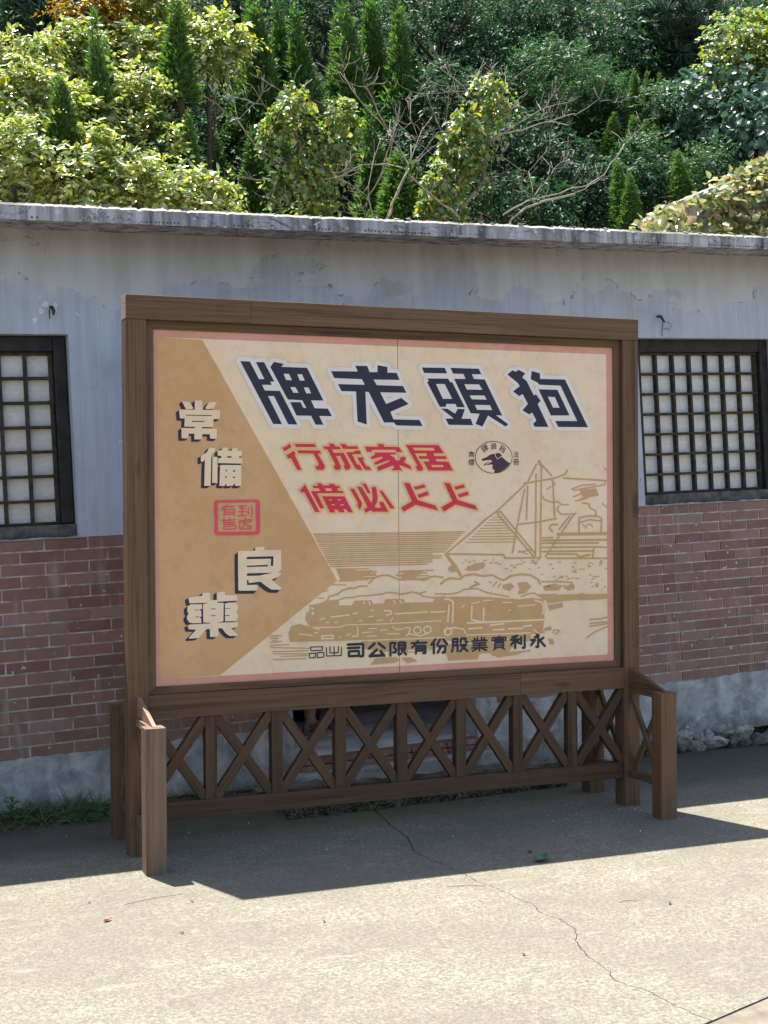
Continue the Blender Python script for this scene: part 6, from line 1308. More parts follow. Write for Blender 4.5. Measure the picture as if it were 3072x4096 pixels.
CLAB = ['sunlit yellow green shrub at the far left end just above the concrete roof edge', 'sunlit pale leaved shrub above the roof edge, second from the left picture edge',
 'low sunlit shrub on the roof edge, second from the dark gap', 'lowest sunlit shrub on the roof edge, bordering the dark gap in the trees',
 'sunlit shrub at the left below the blue green pine', 'sunlit shrub against the left picture edge beneath the dark leaved tree',
 'sunlit shrub behind the short conifer spire at left', 'upright pale shrub with single large shiny leaves right of the tall conifer spire',
 'brownish green shaded shrub under the upright pale shrub', 'wide sunlit shrub hanging over the dark hollow left of centre',
 'sunlit leaf spray jutting right over the dark hollow, highest of its neighbours', 'small sunlit shrub between the pine and the tall conifer spire',
 'tall shrub with orange and yellow leaves near the top left', 'pale green shrub at the top right of the orange leaved one',
 'mid green fine leaved tree in the top left corner', 'blue green pine with long fine needles at top left',
 'dark glossy tree at the top behind the dead branches of the centre', 'large dark glossy tree at the top right of the dead branches',
 'dark glossy tree behind the fan of dead twigs at the centre', 'broad dark glossy tree with drooping leaves above the right hand conifers',
 'feathery mid green tree rising right of the vine topped dead tree', 'slim mid green tree between the feathery tree and the conifer spires',
 'dark tree filling the top between glossy tree and drooping pine', 'shadowy pine with drooping needles at upper right', 'dark twiggy tree in the top right corner',
 'dark tree behind the middle of the conifer row at top', 'dark tree behind the left part of the conifer row at top',
 'dark leaved tree behind the fork of the long pale dead boughs', 'dark leaved tree behind the sweeping low dead boughs at right', 'dark bush beside the sunlit creeper on the sloping concrete',
 'dark leaved tree between the two vine clad dead trunks', 'low dark bush on the roof edge left of the low dead boughs',
 'tree smothered by large blue green vine leaves, left of the right picture edge', 'tree smothered by large blue green vine leaves against the right picture edge',
 'tree top covered by bright sunlit vines at the upper right', 'vine covered tree cut by the right picture edge below the bright vines',
 'green undergrowth bush among the slim conifer spires at right', 'leafy bush below the slim conifer spires at right', 'leafy bush above the sunlit creeper at right',
 'deep shaded tree in the dark hollow left of the left vine clad trunk', 'deep shaded tree behind the dead twigs left of centre', 'shaded tree between the pale shrubs and the dark hollow',
 'dark leaved tree low behind the centre twigs']
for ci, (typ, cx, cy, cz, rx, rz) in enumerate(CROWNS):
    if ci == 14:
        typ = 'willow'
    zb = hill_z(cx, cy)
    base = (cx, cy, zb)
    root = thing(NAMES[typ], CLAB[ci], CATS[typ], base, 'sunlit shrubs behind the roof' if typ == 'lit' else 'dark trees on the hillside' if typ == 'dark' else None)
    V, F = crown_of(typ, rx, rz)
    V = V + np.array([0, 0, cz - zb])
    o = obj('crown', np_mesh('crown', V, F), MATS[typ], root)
    q = MB()
    h = max(.4, cz - zb)
    jx, jy = random.uniform(-.15, .15), random.uniform(-.1, .1)
    r0 = .03 if typ in ('lit', 'autumn', 'fern') else .07
    q.tube([(jx, jy, -.15), (jx * .5, jy * .6, h * .45), (0, 0, h), (.03, 0, h + rz * .5)], [r0, r0 * .8, r0 * .55, r0 * .2], 7)
    for k in range(7):
        a = random.uniform(0, 6.28)
        e = Vector((math.cos(a) * rx * .75, math.sin(a) * rx * .7, h + random.uniform(-.5, .8) * rz))
        s = Vector((jx * .3, jy * .4, h * random.uniform(.5, .95)))
        m = s.lerp(e, .5) + Vector((0, 0, -.06))
        q.tube([s, m, e], [r0 * .42, r0 * .28, r0 * .1], 5)
    q.build('trunk', M_BARK, root, True)

# columnar conifers: four shapes, copied
def conifer_mesh(seed):
    g = np.random.default_rng(seed)
    lobes = [(g.normal() * .08, g.normal() * .08, 1.0, .40)]
    for k in range(13):
        a = g.uniform(0, 6.283)
        lobes.append((math.cos(a) * g.uniform(.25, .85), math.sin(a) * g.uniform(.25, .85), g.uniform(.35, .95), g.uniform(.20, .36)))
    Ps, Ds, Ls = [], [], []
    for lx, ly, top, rad in lobes:
        n = int(1500 * rad * top)
        t = 1 - g.uniform(0, 1, n) ** .8 * .98
        hh = t * top
        r = rad * np.minimum(1, (1 - t) * 2.1 + .02) ** .85 * g.uniform(.55, 1.05, n)
        a = g.uniform(0, 6.283, n)
        out = np.stack([np.cos(a), np.sin(a), np.zeros(n)], 1)
        P = out * r[:, None] + np.stack([lx * (1 - t * .75), ly * (1 - t * .75), hh], 1)
        D = out * g.uniform(.15, .6, n)[:, None] + np.array([0, 0, 1.6]) * .35 + g.normal(size=(n, 3)) * .16
        Ps.append(P)
        Ds.append(D)
        Ls.append(g.uniform(.6, 1.3, n) * (1.0 - .45 * t))
    return np.concatenate(Ps), np.concatenate(Ds), np.concatenate(Ls), g
CON = []
for sd in range(5):
    P, D, L_, g = conifer_mesh(sd + 20)
    # built for a tree 1.7 m tall and 0.26 m in radius
    P = P * np.array([.20, .20, 1.7])
    D = nrm(D * np.array([.6, .6, 1]))
    sub = []
    for f in (0, 1, 2):
        D2 = D + g.normal(size=D.shape) * .40
        sub.append(leaf_arrays(P + g.normal(size=P.shape) * .008, D2, g.normal(size=P.shape), .088 * L_, .019 * L_, 0, -.08, True))
    v, f = [], []
    o = 0
    for a, b in sub:
        v.append(a)
        f.append(b + o)
        o += len(a)
    me = np_mesh('crown', np.concatenate(v), np.concatenate(f))
    me.materials.append(M_CON)
    q = MB()
    q.tube([(0, 0, -.3), (0, 0, .6), (.01, 0, 1.35)], [.03, .022, .006], 6)
    tm = q.mesh('trunk', True)
    tm.materials.append(M_BARK)
    CON.append((me, tm))
ordn = ['first', 'second', 'third', 'fourth', 'fifth', 'sixth', 'seventh', 'eighth', 'ninth', 'tenth']
TL = ['tall dark conifer spire standing among the sunlit shrubs at left', 'slimmer conifer spire just right of the tall one among sunlit shrubs', 'short dark conifer spire sunk among the sunlit shrubs farthest left',
 'dark conifer spire right of the upright pale shrub', 'small conifer spire at the left rim of the dark hollow', 'conifer spire rising behind the pale shrubs at the top']
order = {15: 0, 6: 1, 7: 2, 8: 3, 9: 4, 10: 5, 11: 6, 12: 7, 13: 8, 14: 9}
TL += ['%s conifer from the left in the close row of spires along the top' % ordn[order[i]] for i in range(6, 16)]
TL += ['conifer behind the pale forked dead branch between the vine clad trunks', 'conifer low on the roof edge left of the leaning dead stem', 'conifer on the roof edge right of the leaning dead stem',
 'shaded conifer left of the left vine clad trunk, nearer of two', 'shaded conifer in the dark hollow left of the dead branches', 'conifer directly behind the left vine clad trunk',
 'slim pale tipped spire, leftmost of the twin spires at right', 'slim spire, right one of the twin spires at right', 'thin spire beneath the drooping pine at right', 'tallest and stoutest conifer spire at the right, by the blue green vines',
 'blunt conifer tip beside the feathery mid green tree', 'bushy spire below the twin spires at right', 'conifer spire at the tip of the long dead bough', 'small conifer spire right of the bough tip',
 'bright small round topped conifer above the sunlit creeper', 'short bright conifer near the roof edge at right', 'dark conifer behind the sweeping low dead bough', 'leaning bushy conifer beside the large blue green leaves',
 'small conifer tip poking out of the vines at far right', 'small spire crowded between the bushy ones at right', 'conifer at the very top right corner', 'conifer peeping out right of the feathery green tree']
for i, (x, y, z0, h, rad) in enumerate(THUJAS):
    me, tm = CON[i % 5]
    zb = hill_z(x, y)
    hh = h * 1.35
    z00 = z0 + h - hh
    t = thing('conifer', TL[i], 'tree', (x, y, z00), 'columnar conifers on the slope')
    s = hh / 1.7
    w = min(1.6, max(.45, rad / .20)) * (1.2 if i < 5 else 1.35)
    for nm, m_ in (('crown', me), ('trunk', tm)):
        o = obj(nm, m_, None, t)
        o.scale = (w, w, s)
    t.rotation_euler = (random.uniform(-.07, .07), random.uniform(-.08, .08), random.uniform(0, 6.28))

# dead trees: every limb a tapering tube
def noisy(pts, amp):
    P = [Vector(p) for p in pts]
    out = [P[0]]
    for a, b in zip(P[:-1], P[1:]):
        k = max(1, int((b - a).length / .09))
        for i in range(1, k + 1):
            p = a.lerp(b, i / k)
            if i < k:
                p = p + Vector((random.gauss(0, amp), random.gauss(0, amp * 1.5), random.gauss(0, amp)))
            out.append(p)
    return out
DL = {'A': ('dead_tree', 'bare dead tree at left of centre with a vine swathed trunk', 'tree'), 'B': ('dead_tree', 'leaning bare tree with pale forked limbs between the two vine swathed trunks', 'tree'),
      'Bsap': ('bare_sapling', 'thin bare saplings of grey stems rising from the roof edge at centre', 'sapling'), 'C': ('dead_tree', 'bare dead tree right of centre with a wide fan of branches and vine swathed trunk', 'tree'),
      'D': ('dead_tree', 'low bare boughs sweeping right from the roof edge', 'tree')}
for key, lst in BRANCHES.items():
    p0 = lst[0][0][0]
    base = Vector((p0[0], p0[1], hill_z(p0[0], p0[1])))
    nm, lab, cat = DL[key]
    t = thing(nm, lab, cat, base)
    first = True
    for pts, r0, r1 in lst:
        P = noisy(pts, .006)
        if first:
            P = [Vector((P[0].x, P[0].y, base.z - .1))] + P
        n = len(P)
        q = MB()
        q.tube([p - base for p in P], [(r0 + (r1 - r0) * (i / (n - 1)) ** .8) * (1 if first else .72) for i in range(n)], 7 if r0 > .012 else 5)
        # side twigs
        if not first and r0 < .02 and n > 4:
            for _ in range(4):
                i = random.randrange(n // 3, n - 1)
                d = (P[i + 1] - P[i]).normalized()
                s = (d + Vector((random.uniform(-1, 1), random.uniform(-1, 1), random.uniform(-.3, 1)))).normalized()
                L_ = random.uniform(.06, .2)
                q.tube([P[i] - base, P[i] + s * L_ * .5 - base, P[i] + s * L_ + Vector((0, 0, .03)) - base], [.0030, .0024, .0012], 4)
        q.build('trunk' if first else 'branch', M_DEAD, t, True)
        first = False
# vines draped on the two dead trunks
for key, lab in (('A', 'yellow green vine swathing the left dead trunk'), ('C', 'yellow green vine swathing the right dead trunk with a domed top')):
    vs, fs, o = [], [], 0
    for (x, y, z, rx, rz) in VINES[key]:
        n = int(10 + 330 * rx * rz * 4)
        v, f = spray_leaves(n, 6, rx * .95, .15, rz * .95, .13, .074, .82, 6, 1.1, .1, .30, upright=.7, shell=.2)
        v = v + np.array([x, y, z])
        vs.append(v)
        fs.append(f + o)
        o += len(v)
    v = np.concatenate(vs)
    bx, by = float(v[:, 0].mean()), float(v[:, 1].mean())
    bz = hill_z(bx, by)
    t = thing('vine', lab, 'vine', (bx, by, bz))
    obj('leaves', np_mesh('leaves', v - np.array([bx, by, bz]), np.concatenate(fs)), M_VINE, t)
    q = MB()
    for k in range(7):
        pts = []
        for (x, y, z, rx, rz) in sorted(VINES[key], key=lambda b: b[2])[k % 3::3]:
            pts.append((x + random.uniform(-.05, .05) - bx, y - by + random.uniform(-.08, .08), z - bz))
        if len(pts) > 1:
            q.tube(pts, [.006] * len(pts), 5)
    q.build('stem', M_BARK, t, True)

# sloping concrete roof of the next shed and the creeper on it
rx0 = (5.30, 2.60, 3.09)
ramp = thing('shed_roof', 'sloping grey concrete shed roof half buried in creeper at right', 'roof', rx0)
def rl(x):
    return 3.800 + (x - 5.30) * .383
q = MB()
q.prism([(x - rx0[0], 0, z - rx0[2]) for x, z in ((5.30, rl(5.3) - .05), (9.6, rl(9.6) - .05), (9.6, rl(9.6)), (5.30, rl(5.3)))], (0, .42, 0))
q.build('slab', M_SLAB, ramp)
q = MB()
q.prism([(x - rx0[0], .08, z - rx0[2]) for x, z in ((5.36, 3.085), (9.55, 3.085), (9.55, rl(9.55) - .06), (5.36, rl(5.36) - .06))], (0, .28, 0))
q.build('wall', M_SLAB, ramp)
n = 5600
x = 4.83 + rng.uniform(0, 1, n) ** .85 * 3.2
top = np.where(x < 5.3, 3.55 + (x - 4.83) * .53, 3.800 + (x - 5.30) * .383) - .012
u = rng.uniform(0, 1, n)
z = 3.04 + (top - 3.04) * u ** .85
yy = 2.57 - np.abs(rng.normal(0, .09, n)) - .26 * (1 - u) * rng.uniform(.1, 1, n) + np.where(x < 5.3, rng.uniform(0, .45, n), 0)
m = (rng.uniform(size=n) < .22) & (np.sin(x * 9.0) + np.sin(x * 4.3 + 1) > -.25)
z = np.where(m, top + rng.uniform(.0, .07, n), z)
yy = np.where(m & (x > 5.3), 2.54 + rng.uniform(0, .5, n) * rng.uniform(0, 1, n), yy)
z = z + rng.normal(0, .012, n)
P = np.stack([x, yy, z], 1)
D = rng.normal(size=P.shape) * .5 + np.array([0, -.6, -.35])
N = rng.normal(size=P.shape) * .40 + np.array([0, -.35, .85])
L_ = rng.uniform(.050, .092, len(P))
v, f = leaf_arrays(P, D, N, L_, L_ * .72)
cre = thing('creeper', 'sunlit creeper with yellow and reddish leaves spilling over the sloping concrete at right', 'creeper', (6.0, 2.5, 3.09))
obj('leaves', np_mesh('leaves', v - np.array([6.0, 2.5, 3.09]), f), M_CREEP, cre)
q = MB()
for k in range(16):
    x = random.uniform(5.0, 7.8)
    zt = rl(x) - .1
    q.tube([(x - 6.0, .02, 0), (x - 6.0 + random.uniform(-.1, .1), .0, (zt - 3.09) * .5), (x - 6.0 + random.uniform(-.15, .15), .03, zt - 3.09)], [.006, .005, .003], 5)
q.build('stem', M_BARK, cre, True)

# undergrowth covering the slope
n = 40000
y = 5.2 + rng.uniform(0, 1, n) ** .8 * 13
x = -6 + (y + 6.1) * rng.uniform(0, 1, n) * 1.3
z = 2.1 + .75 * (y - 5.15) + np.abs(rng.normal(0, .22, n))
P = np.stack([x, y, z], 1)
v, f = leaf_arrays(P, rng.normal(size=P.shape) + np.array([0, -.4, .3]), rng.normal(size=P.shape) * .6 + np.array([0, -.3, .8]), rng.uniform(.08, .17, n), rng.uniform(.03, .07, n), simple_=True)
kind(obj('undergrowth', np_mesh('undergrowth', v, f), M_DARK), 'stuff')

# ---------------------------------------------------------------- person sitting in the doorway
M_SKIN = simple('skin', (0.42, 0.22, 0.13), 0.55, 0.35, 0.08, 5, 0.1, 0.002)
M_SHIRT = simple('shirt_cloth', (0.10, 0.10, 0.12), 0.9, 0.1, 0.15, 8)
M_SHORTS = simple('shorts_cloth', (0.05, 0.07, 0.13), 0.9, 0.1, 0.15, 8)
M_HAIR = simple('black_hair', (0.012, 0.010, 0.009), 0.5, 0.4, 0.2, 30)
M_RED = simple('red_strap', (0.45, 0.02, 0.02), 0.5, 0.4, 0.15, 10)
M_GREEN = simple('pale_green_strap', (0.30, 0.42, 0.32), 0.6, 0.3, 0.15, 10)
M_SOLE = simple('cream_sole', (0.45, 0.42, 0.34), 0.7, 0.2, 0.1, 10)
FZ = .140
pc = Vector((1.62, 2.12, FZ))
person = thing('person', 'person seated inside the doorway with bare shins and red and pale green sandals', 'person', pc)
def skin_mesh(name, nodes, edges_, mat, parent, root=0, sub=2):
    me = bpy.data.meshes.new(name)
    me.from_pydata([n[0] for n in nodes], edges_, [])
    o = obj(name, me, mat, parent)
    m = o.modifiers.new('s', 'SKIN')
    m.use_smooth_shade = True
    sv = me.skin_vertices[0].data
    for i, n in enumerate(nodes):
        r = n[1]
        sv[i].radius = r if isinstance(r, tuple) else (r, r)
        sv[i].use_root = i == root
    s = o.modifiers.new('d', 'SUBSURF')
    s.levels = s.render_levels = sub
    return o
def L(x, y, z):
    return (x, y, z)
# seated facing the yard (towards -y), local origin on the floor under the stool
nd = [(L(0, .10, .50), (.15, .11)), (L(0, .09, .66), (.13, .10)), (L(0, .06, .84), (.16, .10)), (L(0, .05, .97), (.10, .07)), (L(0, .035, 1.05), .050), (L(0, .015, 1.12), (.062, .070)), (L(0, .005, 1.20), (.072, .088)), (L(0, .02, 1.27), (.055, .065)),
      (L(.19, .05, .93), .056), (L(.25, .00, .69), .042), (L(.16, -.22, .58), .032), (L(.13, -.28, .565), .026),
      (L(-.19, .05, .93), .056), (L(-.25, .00, .69), .042), (L(-.16, -.22, .58), .032), (L(-.13, -.28, .565), .026),
      (L(.10, .04, .49), .088), (L(.12, -.30, .50), .062), (L(.115, -.29, .28), .054), (L(.11, -.26, .09), .034), (L(.115, -.31, .055), .032), (L(.125, -.40, .040), .028),
      (L(-.10, .04, .49), .088), (L(-.12, -.32, .50), .062), (L(-.125, -.32, .28), .054), (L(-.13, -.30, .09), .034), (L(-.135, -.35, .055), .032), (L(-.145, -.44, .040), .028)]
ed = [(0, 1), (1, 2), (2, 3), (3, 4), (4, 5), (5, 6), (6, 7), (3, 8), (8, 9), (9, 10), (10, 11), (3, 12), (12, 13), (13, 14), (14, 15), (0, 16), (16, 17), (17, 18), (18, 19), (19, 20), (20, 21), (0, 22), (22, 23), (23, 24), (24, 25), (25, 26), (26, 27)]
body = skin_mesh('body', nd, ed, M_SKIN, person)
cl = [(n[0], tuple(a * 1.10 for a in n[1]) if isinstance(n[1], tuple) else n[1] * 1.18) for n in nd]
shirt = skin_mesh('shirt', [cl[i] for i in (0, 1, 2, 3, 8, 12)] + [(L(.225, .02, .79), .058), (L(-.225, .02, .79), .058)], [(0, 1), (1, 2), (2, 3), (3, 4), (3, 5), (4, 6), (5, 7)], M_SHIRT, person)
shorts = skin_mesh('shorts', [cl[0], cl[16], (L(.117, -.22, .50), .085), cl[22], (L(-.117, -.23, .50), .085)], [(0, 1), (1, 2), (0, 3), (3, 4)], M_SHORTS, person)
hair = skin_mesh('hair', [(L(0, .045, 1.25), (.078, .085)), (L(0, .075, 1.17), (.070, .055)), (L(0, .03, 1.285), (.066, .076))], [(1, 0), (0, 2)], M_HAIR, person)
for sx in (-1, 1):
    hnd = [(L(sx * .13, -.28, .565), .024), (L(sx * .115, -.325, .562), .026)]
    e2 = [(0, 1)]
    for k, (dx, ln) in enumerate(((-.022, .05), (-.008, .062), (.007, .058), (.020, .045))):
        b = len(hnd)
        hnd += [(L(sx * (.115 + dx), -.345, .560), .0095), (L(sx * (.115 + dx * 1.2), -.345 - ln * .55, .552), .0085), (L(sx * (.115 + dx * 1.25), -.345 - ln, .536), .007)]
        e2 += [(1, b), (b, b + 1), (b + 1, b + 2)]
    b = len(hnd)
    hnd += [(L(sx * .085, -.315, .558), .010), (L(sx * .075, -.340, .548), .008)]
    e2 += [(0, b), (b, b + 1)]
    skin_mesh('hand', hnd, e2, M_SKIN, person, 0, 1)
for sx, oy in ((1, 0.0), (-1, -.04)):
    x0 = .120 if sx > 0 else -.140
    q = MB()
    out = [(x0 + .046 * math.sin(a) * (1.0 if math.cos(a) > 0 else .8), -.335 + oy - .135 * math.cos(a), .002) for a in np.linspace(0, 2 * math.pi, 20)[:-1]]
    q.prism(out, (0, 0, .024))
    s_ = q.build('sandal', M_SOLE, person)
    for yy, mt, w in ((-.36, M_RED, .030), (-.29, M_GREEN, .034), (-.255, M_RED, .016)):
        q = MB()
        arc = [(x0 + .046 * math.cos(a), yy + oy, .012 + (.072 if yy < -.3 else .092) * math.sin(a)) for a in np.linspace(0, math.pi, 11)]
        vs, fs = [], []
        for (a, b, c) in arc:
            vs += [(a, b - w / 2, c), (a, b + w / 2, c), (a, b + w / 2, c + .005), (a, b - w / 2, c + .005)]
        for i in range(len(arc) - 1):
            for k in range(4):
                fs.append((4 * i + k, 4 * i + (k + 1) % 4, 4 * i + 4 + (k + 1) % 4, 4 * i + 4 + k))
        q.add(vs, fs)
        q.build('strap', mt, s_)
person.rotation_euler = (0, 0, R(22))
person.location = (1.60, 2.16, FZ)
stl = thing('stool', 'low wooden stool carrying the person seated in the doorway', 'stool', (1.60, 2.16, FZ), rot=(0, 0, R(22)))
q = MB()
q.box(-.17, .17, -.07, .24, .365, .395)
q.build('seat', M_WOOD, stl, bevel=.004)
for a, b in ((-.14, -.04), (.14, -.04), (-.14, .21), (.14, .21)):
    q = MB()
    q.box(a - .018, a + .018, b - .018, b + .018, 0, .3645)
    q.build('leg', M_WOOD, stl, bevel=.003)

# ---------------------------------------------------------------- fittings on the wall
M_IRON = simple('rusty_iron', (0.055, 0.045, 0.040), 0.7, 0.4, 0.5, 30)
M_SCAR = simple('white_filler', (0.62, 0.63, 0.64), 0.9, 0.1, 0.15, 20)
def patch(cx, cz, pts, mat, parent, thick=.003):
    q = MB()
    q.prism([(cx + a, WY - thick, cz + b) for a, b in pts], (0, thick + .004, 0))
    return q.build('filler_patch', mat, parent, shift=tuple(parent.location))
b1 = thing('broken_bracket', 'broken lamp bracket with white filler scars above the left window', 'bracket', (-.006, WY, 2.60))
q = MB()
q.tube([(-.006, WY - .002, 2.615), (-.004, WY - .03, 2.612), (.002, WY - .045, 2.59), (.0, WY - .040, 2.57)], [.008, .010, .009, .005], 8)
q.build('stub', M_IRON, b1, True, shift=(-.006, WY, 2.60))
q = MB()
q.tube([(-.012, WY - .012, 2.60), (-.016, WY - .02, 2.575), (-.012, WY - .016, 2.552)], [.004, .003, .002], 5)
q.build('wire', M_IRON, b1, True, shift=(-.006, WY, 2.60))
rr = random.Random(3)
for cx, cz, r in ((-.028, 2.632, .020), (.018, 2.628, .016), (-.055, 2.600, .016), (-.088, 2.548, .014), (.022, 2.600, .010)):
    patch(cx, cz, [(r * rr.uniform(.5, 1.2) * math.cos(a), r * rr.uniform(.5, 1.4) * math.sin(a)) for a in np.linspace(0, 2 * math.pi, 10)[:-1]], M_SCAR, b1)
b2 = thing('wire_bracket', 'rusty hook with a loose loop of wire above the right window', 'bracket', (3.79, WY, 2.58))
q = MB()
q.tube([(3.772, WY + .002, 2.612), (3.775, WY - .03, 2.610), (3.783, WY - .040, 2.590), (3.800, WY - .036, 2.572)], [.007, .009, .008, .005], 8)
q.build('hook', M_IRON, b2, True, shift=(3.79, WY, 2.58))
q = MB()
q.tube([(3.80, WY - .03, 2.575), (3.835, WY - .045, 2.566), (3.858, WY - .03, 2.548), (3.84, WY - .02, 2.530), (3.812, WY - .012, 2.536)], [.0016] * 5, 5)
q.tube([(3.79, WY - .03, 2.58), (3.797, WY - .02, 2.55), (3.792, WY - .012, 2.515), (3.797, WY - .008, 2.49)], [.003, .003, .002, .002], 5)
q.build('wire', M_IRON, b2, True, shift=(3.79, WY, 2.58))

# ---------------------------------------------------------------- grass and weeds at the wall foot
M_GRASS = leaf_mat('grass_blade', [(0.065, 0.130, 0.040), (0.105, 0.190, 0.055), (0.055, 0.105, 0.038), (0.200, 0.215, 0.090)], 0.45, 0.3, 0.4)
M_STRAW = leaf_mat('dry_blade', [(0.10, 0.085, 0.050), (0.16, 0.135, 0.080), (0.07, 0.06, 0.035)], 0.7, 0.1, 0.2)
def blades(n, fx, fy, lh, w, lean):
    V, F = [], []
    for i in range(n):
        x, y = fx(), fy()
        z = gz(x, y) - .005
        L_ = random.uniform(*lh)
        a = random.uniform(0, 2 * math.pi)
        ln = random.uniform(*lean)
        d = Vector((math.cos(a) * ln, math.sin(a) * ln - ln * .45, 1)).normalized()
        s = d.cross(Vector((random.uniform(-1, 1), random.uniform(-1, 1), .2))).normalized()
        p = Vector((x, y, z))
        o = len(V)
        for k in range(4):
            ww = w * (1 - k / 3.2) * random.uniform(.8, 1.2)
            V += [p - s * ww, p + s * ww]
            p = p + d * (L_ / 3)
            if p.y > WY - .02:
                p.y = WY - .02 - random.random() * .01
            d = (d + Vector((d.x * .35, d.y * .35, -.42 * ln * random.uniform(.6, 1.8)))).normalized()
        for k in range(3):
            F.append((o + 2 * k, o + 2 * k + 1, o + 2 * k + 3, o + 2 * k + 2))
    return np.array([tuple(v) for v in V]), np.array(F)
def tri(a, b, m):
    return lambda: random.triangular(a, b, m)
V1_, F1_ = blades(700, lambda: random.uniform(-.36, .16), tri(.76, 1.05, 1.0), (.06, .15), .0042, (.6, 1.7))
V2_, F2_ = blades(380, lambda: random.gauss(-.02, .09), tri(.76, 1.05, .97), (.10, .21), .0045, (.6, 1.7))
V3_, F3_ = blades(280, lambda: random.gauss(-.27, .05), tri(.78, 1.05, .96), (.09, .19), .0045, (.6, 1.7))
V4_, F4_ = blades(360, lambda: random.uniform(.25, .92), tri(.80, 1.06, 1.02), (.05, .15), .003, (.3, 1.0))
def joinVF(l):
    vs, fs, o = [], [], 0
    for v, f in l:
        vs.append(v)
        fs.append(f + o)
        o += len(v)
    return np.concatenate(vs), np.concatenate(fs)
v, f = joinVF([(V1_, F1_), (V2_, F2_), (V3_, F3_), (V4_, F4_)])
g = kind(obj('grass', np_mesh('grass', v, f), M_GRASS), 'stuff')
v, f = joinVF([blades(330, lambda: random.gauss(-.52, .10), tri(.62, 1.0, .85), (.08, .24), .0022, (.8, 2.2)), blades(70, lambda: random.uniform(-.3, .2), tri(.74, .95, .80), (.08, .20), .0022, (1.2, 2.6))])
kind(obj('dry_grass', np_mesh('dry_grass', v, f), M_STRAW), 'stuff')
M_WEED = leaf_mat('weed_leaf', [(0.080, 0.165, 0.055), (0.100, 0.190, 0.070)], 0.45, 0.3, 0.35)
wx, wy = -.365, .86
weed = thing('weed', 'broad leaved green weed at the left end of the grass by the wall', 'plant', (wx, wy, gz(wx, wy)))
q = MB()
q.tube([(0, 0, 0), (.004, -.004, .06), (.002, -.01, .13)], [.004, .003, .002], 6)
q.build('stem', M_GRASS, weed, True)
for i in range(13):
    a = i * 2.4
    h = .02 + .009 * i
    L_ = .115 - .004 * i
    d = Vector((math.cos(a), math.sin(a), .55 + .05 * i)).normalized()
    s = d.cross(Vector((0, 0, 1))).normalized()
    p = Vector((.003, -.005, h))
    pts = [(0, .002), (.3, .014), (.65, .016), (1, .001)]
    vs = []
    for t_, w_ in pts:
        c = p + d * (L_ * t_) - Vector((0, 0, .045 * t_ * t_))
        vs += [c - s * w_ + Vector((0, 0, w_ * .3)), c, c + s * w_ + Vector((0, 0, w_ * .3))]
    q = MB()
    q.add(vs, [(3 * k + m, 3 * k + m + 1, 3 * k + m + 4, 3 * k + m + 3) for k in range(3) for m in range(2)])
    q.build('leaf', M_WEED, weed)

# soil washed against the foot of the wall
n = 90
vs, fs = [], []
for i in range(n + 1):
    x = -1.6 + 2.6 * i / n
    w = .24 + .07 * math.sin(x * 7) + random.uniform(-.035, .035)
    for k, (u, h) in enumerate(((0, -.004), (.35, .010), (.7, .018), (1, .022))):
        y = WY - .012 - w * (1 - u)
        vs.append((x, y, gz(x, y) + h + (random.uniform(-.005, .005) if k else 0)))
for i in range(n):
    for k in range(3):
        fs.append((4 * i + k, 4 * i + 4 + k, 4 * i + 5 + k, 4 * i + 1 + k))
q = MB()
q.add(vs, fs)
kind(q.build('soil', M_SOIL, None, True), 'structure')

# ---------------------------------------------------------------- litter on the paving
M_LEAFG = simple('fallen_green_leaf', (0.075, 0.155, 0.080), 0.5, 0.4, 0.35, 25)
M_LEAFB = simple('fallen_brown_leaf', (0.11, 0.075, 0.045), 0.8, 0.2, 0.4, 25)
M_PETAL = simple('fallen_petal', (0.55, 0.20, 0.14), 0.6, 0.3, 0.5, 40)
M_BIT = simple('white_bit', (0.70, 0.69, 0.66), 0.8, 0.2, 0.1, 20)
def curled(name, label, cat, x, y, L_, W_, a, mat, curl=.3, group=None):
    vs, fs = [], []
    for i in range(6):
        t_ = i / 5
        w = W_ * math.sin(math.pi * min(.97, t_ * .92 + .06)) ** .7
        for k in range(5):
            s = k / 2 - 1
            vs.append(((t_ - .5) * L_, s * w * .5, .003 + curl * W_ * (s * s) * .55 + curl * L_ * (t_ - .45) ** 2 * .6 + random.uniform(0, .0015)))
    for i in range(5):
        for k in range(4):
            fs.append((5 * i + k, 5 * i + k + 1, 5 * i + 6 + k, 5 * i + 5 + k))
    q = MB()
    q.add(vs, fs)
    o = q.build(name, mat, None, True)
    m = o.modifiers.new('t', 'SOLIDIFY')
    m.thickness = .0012
    o.location = (x, y, gz(x, y))
    o.rotation_euler = (random.uniform(-.05, .05), random.uniform(-.05, .05), a)
    return tag(o, label, cat, group)
curled('fallen_leaf', 'curled bright green leaf lying at the shadow edge before the board', 'leaf', 1.61, -.845, .082, .060, .35, M_LEAFG, .55)
curled('fallen_leaf', 'small dry brown leaf scrap just behind the bright green leaf', 'leaf', 1.635, -.70, .03, .02, 1.2, M_LEAFB, .5)
curled('petal', 'small pinkish red and white petal on sunlit paving at left', 'petal', -.311, -.881, .038, .020, .5, M_PETAL, .6)
brown = [(2.02, .28), (2.30, .10), (1.95, .33), (2.10, .36), (2.62, -.42), (.05, -.78), (-.32, -.62), (.42, -1.25), (.9, -1.9), (1.72, -1.62), (-.1, -1.15)]
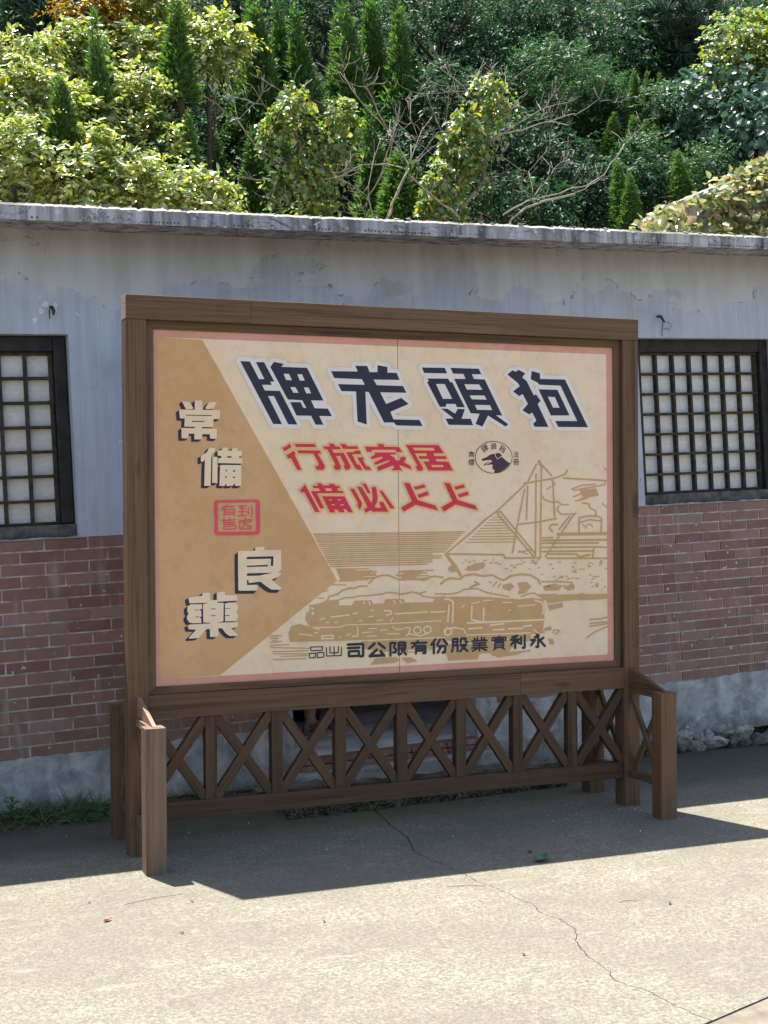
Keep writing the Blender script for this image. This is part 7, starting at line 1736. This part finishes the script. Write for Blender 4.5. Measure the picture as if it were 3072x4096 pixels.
bl = ['brown leaf scrap under the bottom rail near its middle', 'brown leaf scrap behind the board by its rear right leg', 'brown leaf scrap beside the mossy door step', 'brown leaf scrap at the right end of the mossy door step',
      'brown leaf scrap in the shade left of the front right leg', 'brown leaf scrap on sunlit paving just before the front left leg', 'brown leaf scrap on sunlit paving by the shadow edge at far left', 'brown leaf scrap on sunlit paving between the front left leg and the long crack',
      'brown leaf scrap on sunlit paving near the lower end of the long crack', 'brown leaf scrap on sunlit paving right of the long crack', 'brown leaf scrap on sunlit paving right of the pinkish petal']
for i, (x, y) in enumerate(brown):
    curled('dry_leaf', bl[i], 'leaf', x, y, random.uniform(.013, .024), random.uniform(.006, .011), random.uniform(0, 6), M_LEAFB, .5, 'brown leaf scraps on the paving')
q = MB()
for i in range(60):
    x, y = random.uniform(-.8, 3.6), random.triangular(-1.2, .9, .0)
    r = random.uniform(.002, .006)
    c = Vector((x, y, gz(x, y) + r * .5))
    p = [c + Vector((random.uniform(-1, 1), random.uniform(-1, 1), random.uniform(-.8, .8))).normalized() * r for _ in range(4)]
    q.add(p, [(0, 1, 2), (0, 2, 3), (0, 3, 1), (1, 3, 2)])
for x, y, r in ((2.48, -.147, .011), (2.05, -.22, .006), (2.70, .25, .008), (2.62, .40, .007)):
    c = Vector((x, y, gz(x, y) + r * .5))
    p = [c + Vector((random.uniform(-1, 1), random.uniform(-1, 1), random.uniform(-.8, .8))).normalized() * r for _ in range(6)]
    q.add(p, [(0, 1, 2), (0, 2, 3), (0, 3, 4), (0, 4, 1), (5, 2, 1), (5, 3, 2), (5, 4, 3), (5, 1, 4)])
kind(q.build('litter', M_BIT), 'stuff')
for (x0, y0, x1, y1, lab) in ((-.20, -.70, .04, -.66, 'thin dry twig on sunlit paving left of the shadow corner'), (1.05, -1.03, 1.20, -1.09, 'thin dry twig on sunlit paving right of the long crack'), (1.55, -1.52, 1.63, -1.53, 'short bent twig on the paving nearer the viewer')):
    q = MB()
    mx, my = (x0 + x1) / 2, (y0 + y1) / 2 + .012
    q.tube([(x0 - mx, y0 - my, gz(x0, y0) - gz(mx, my) + .002), (0, 0, .004), (x1 - mx, y1 - my, gz(x1, y1) - gz(mx, my) + .002)], [.0008, .0010, .0006], 5)
    o = q.build('twig', M_LEAFB, None, True)
    o.location = (mx, my, gz(mx, my))
    tag(o, lab, 'twig')
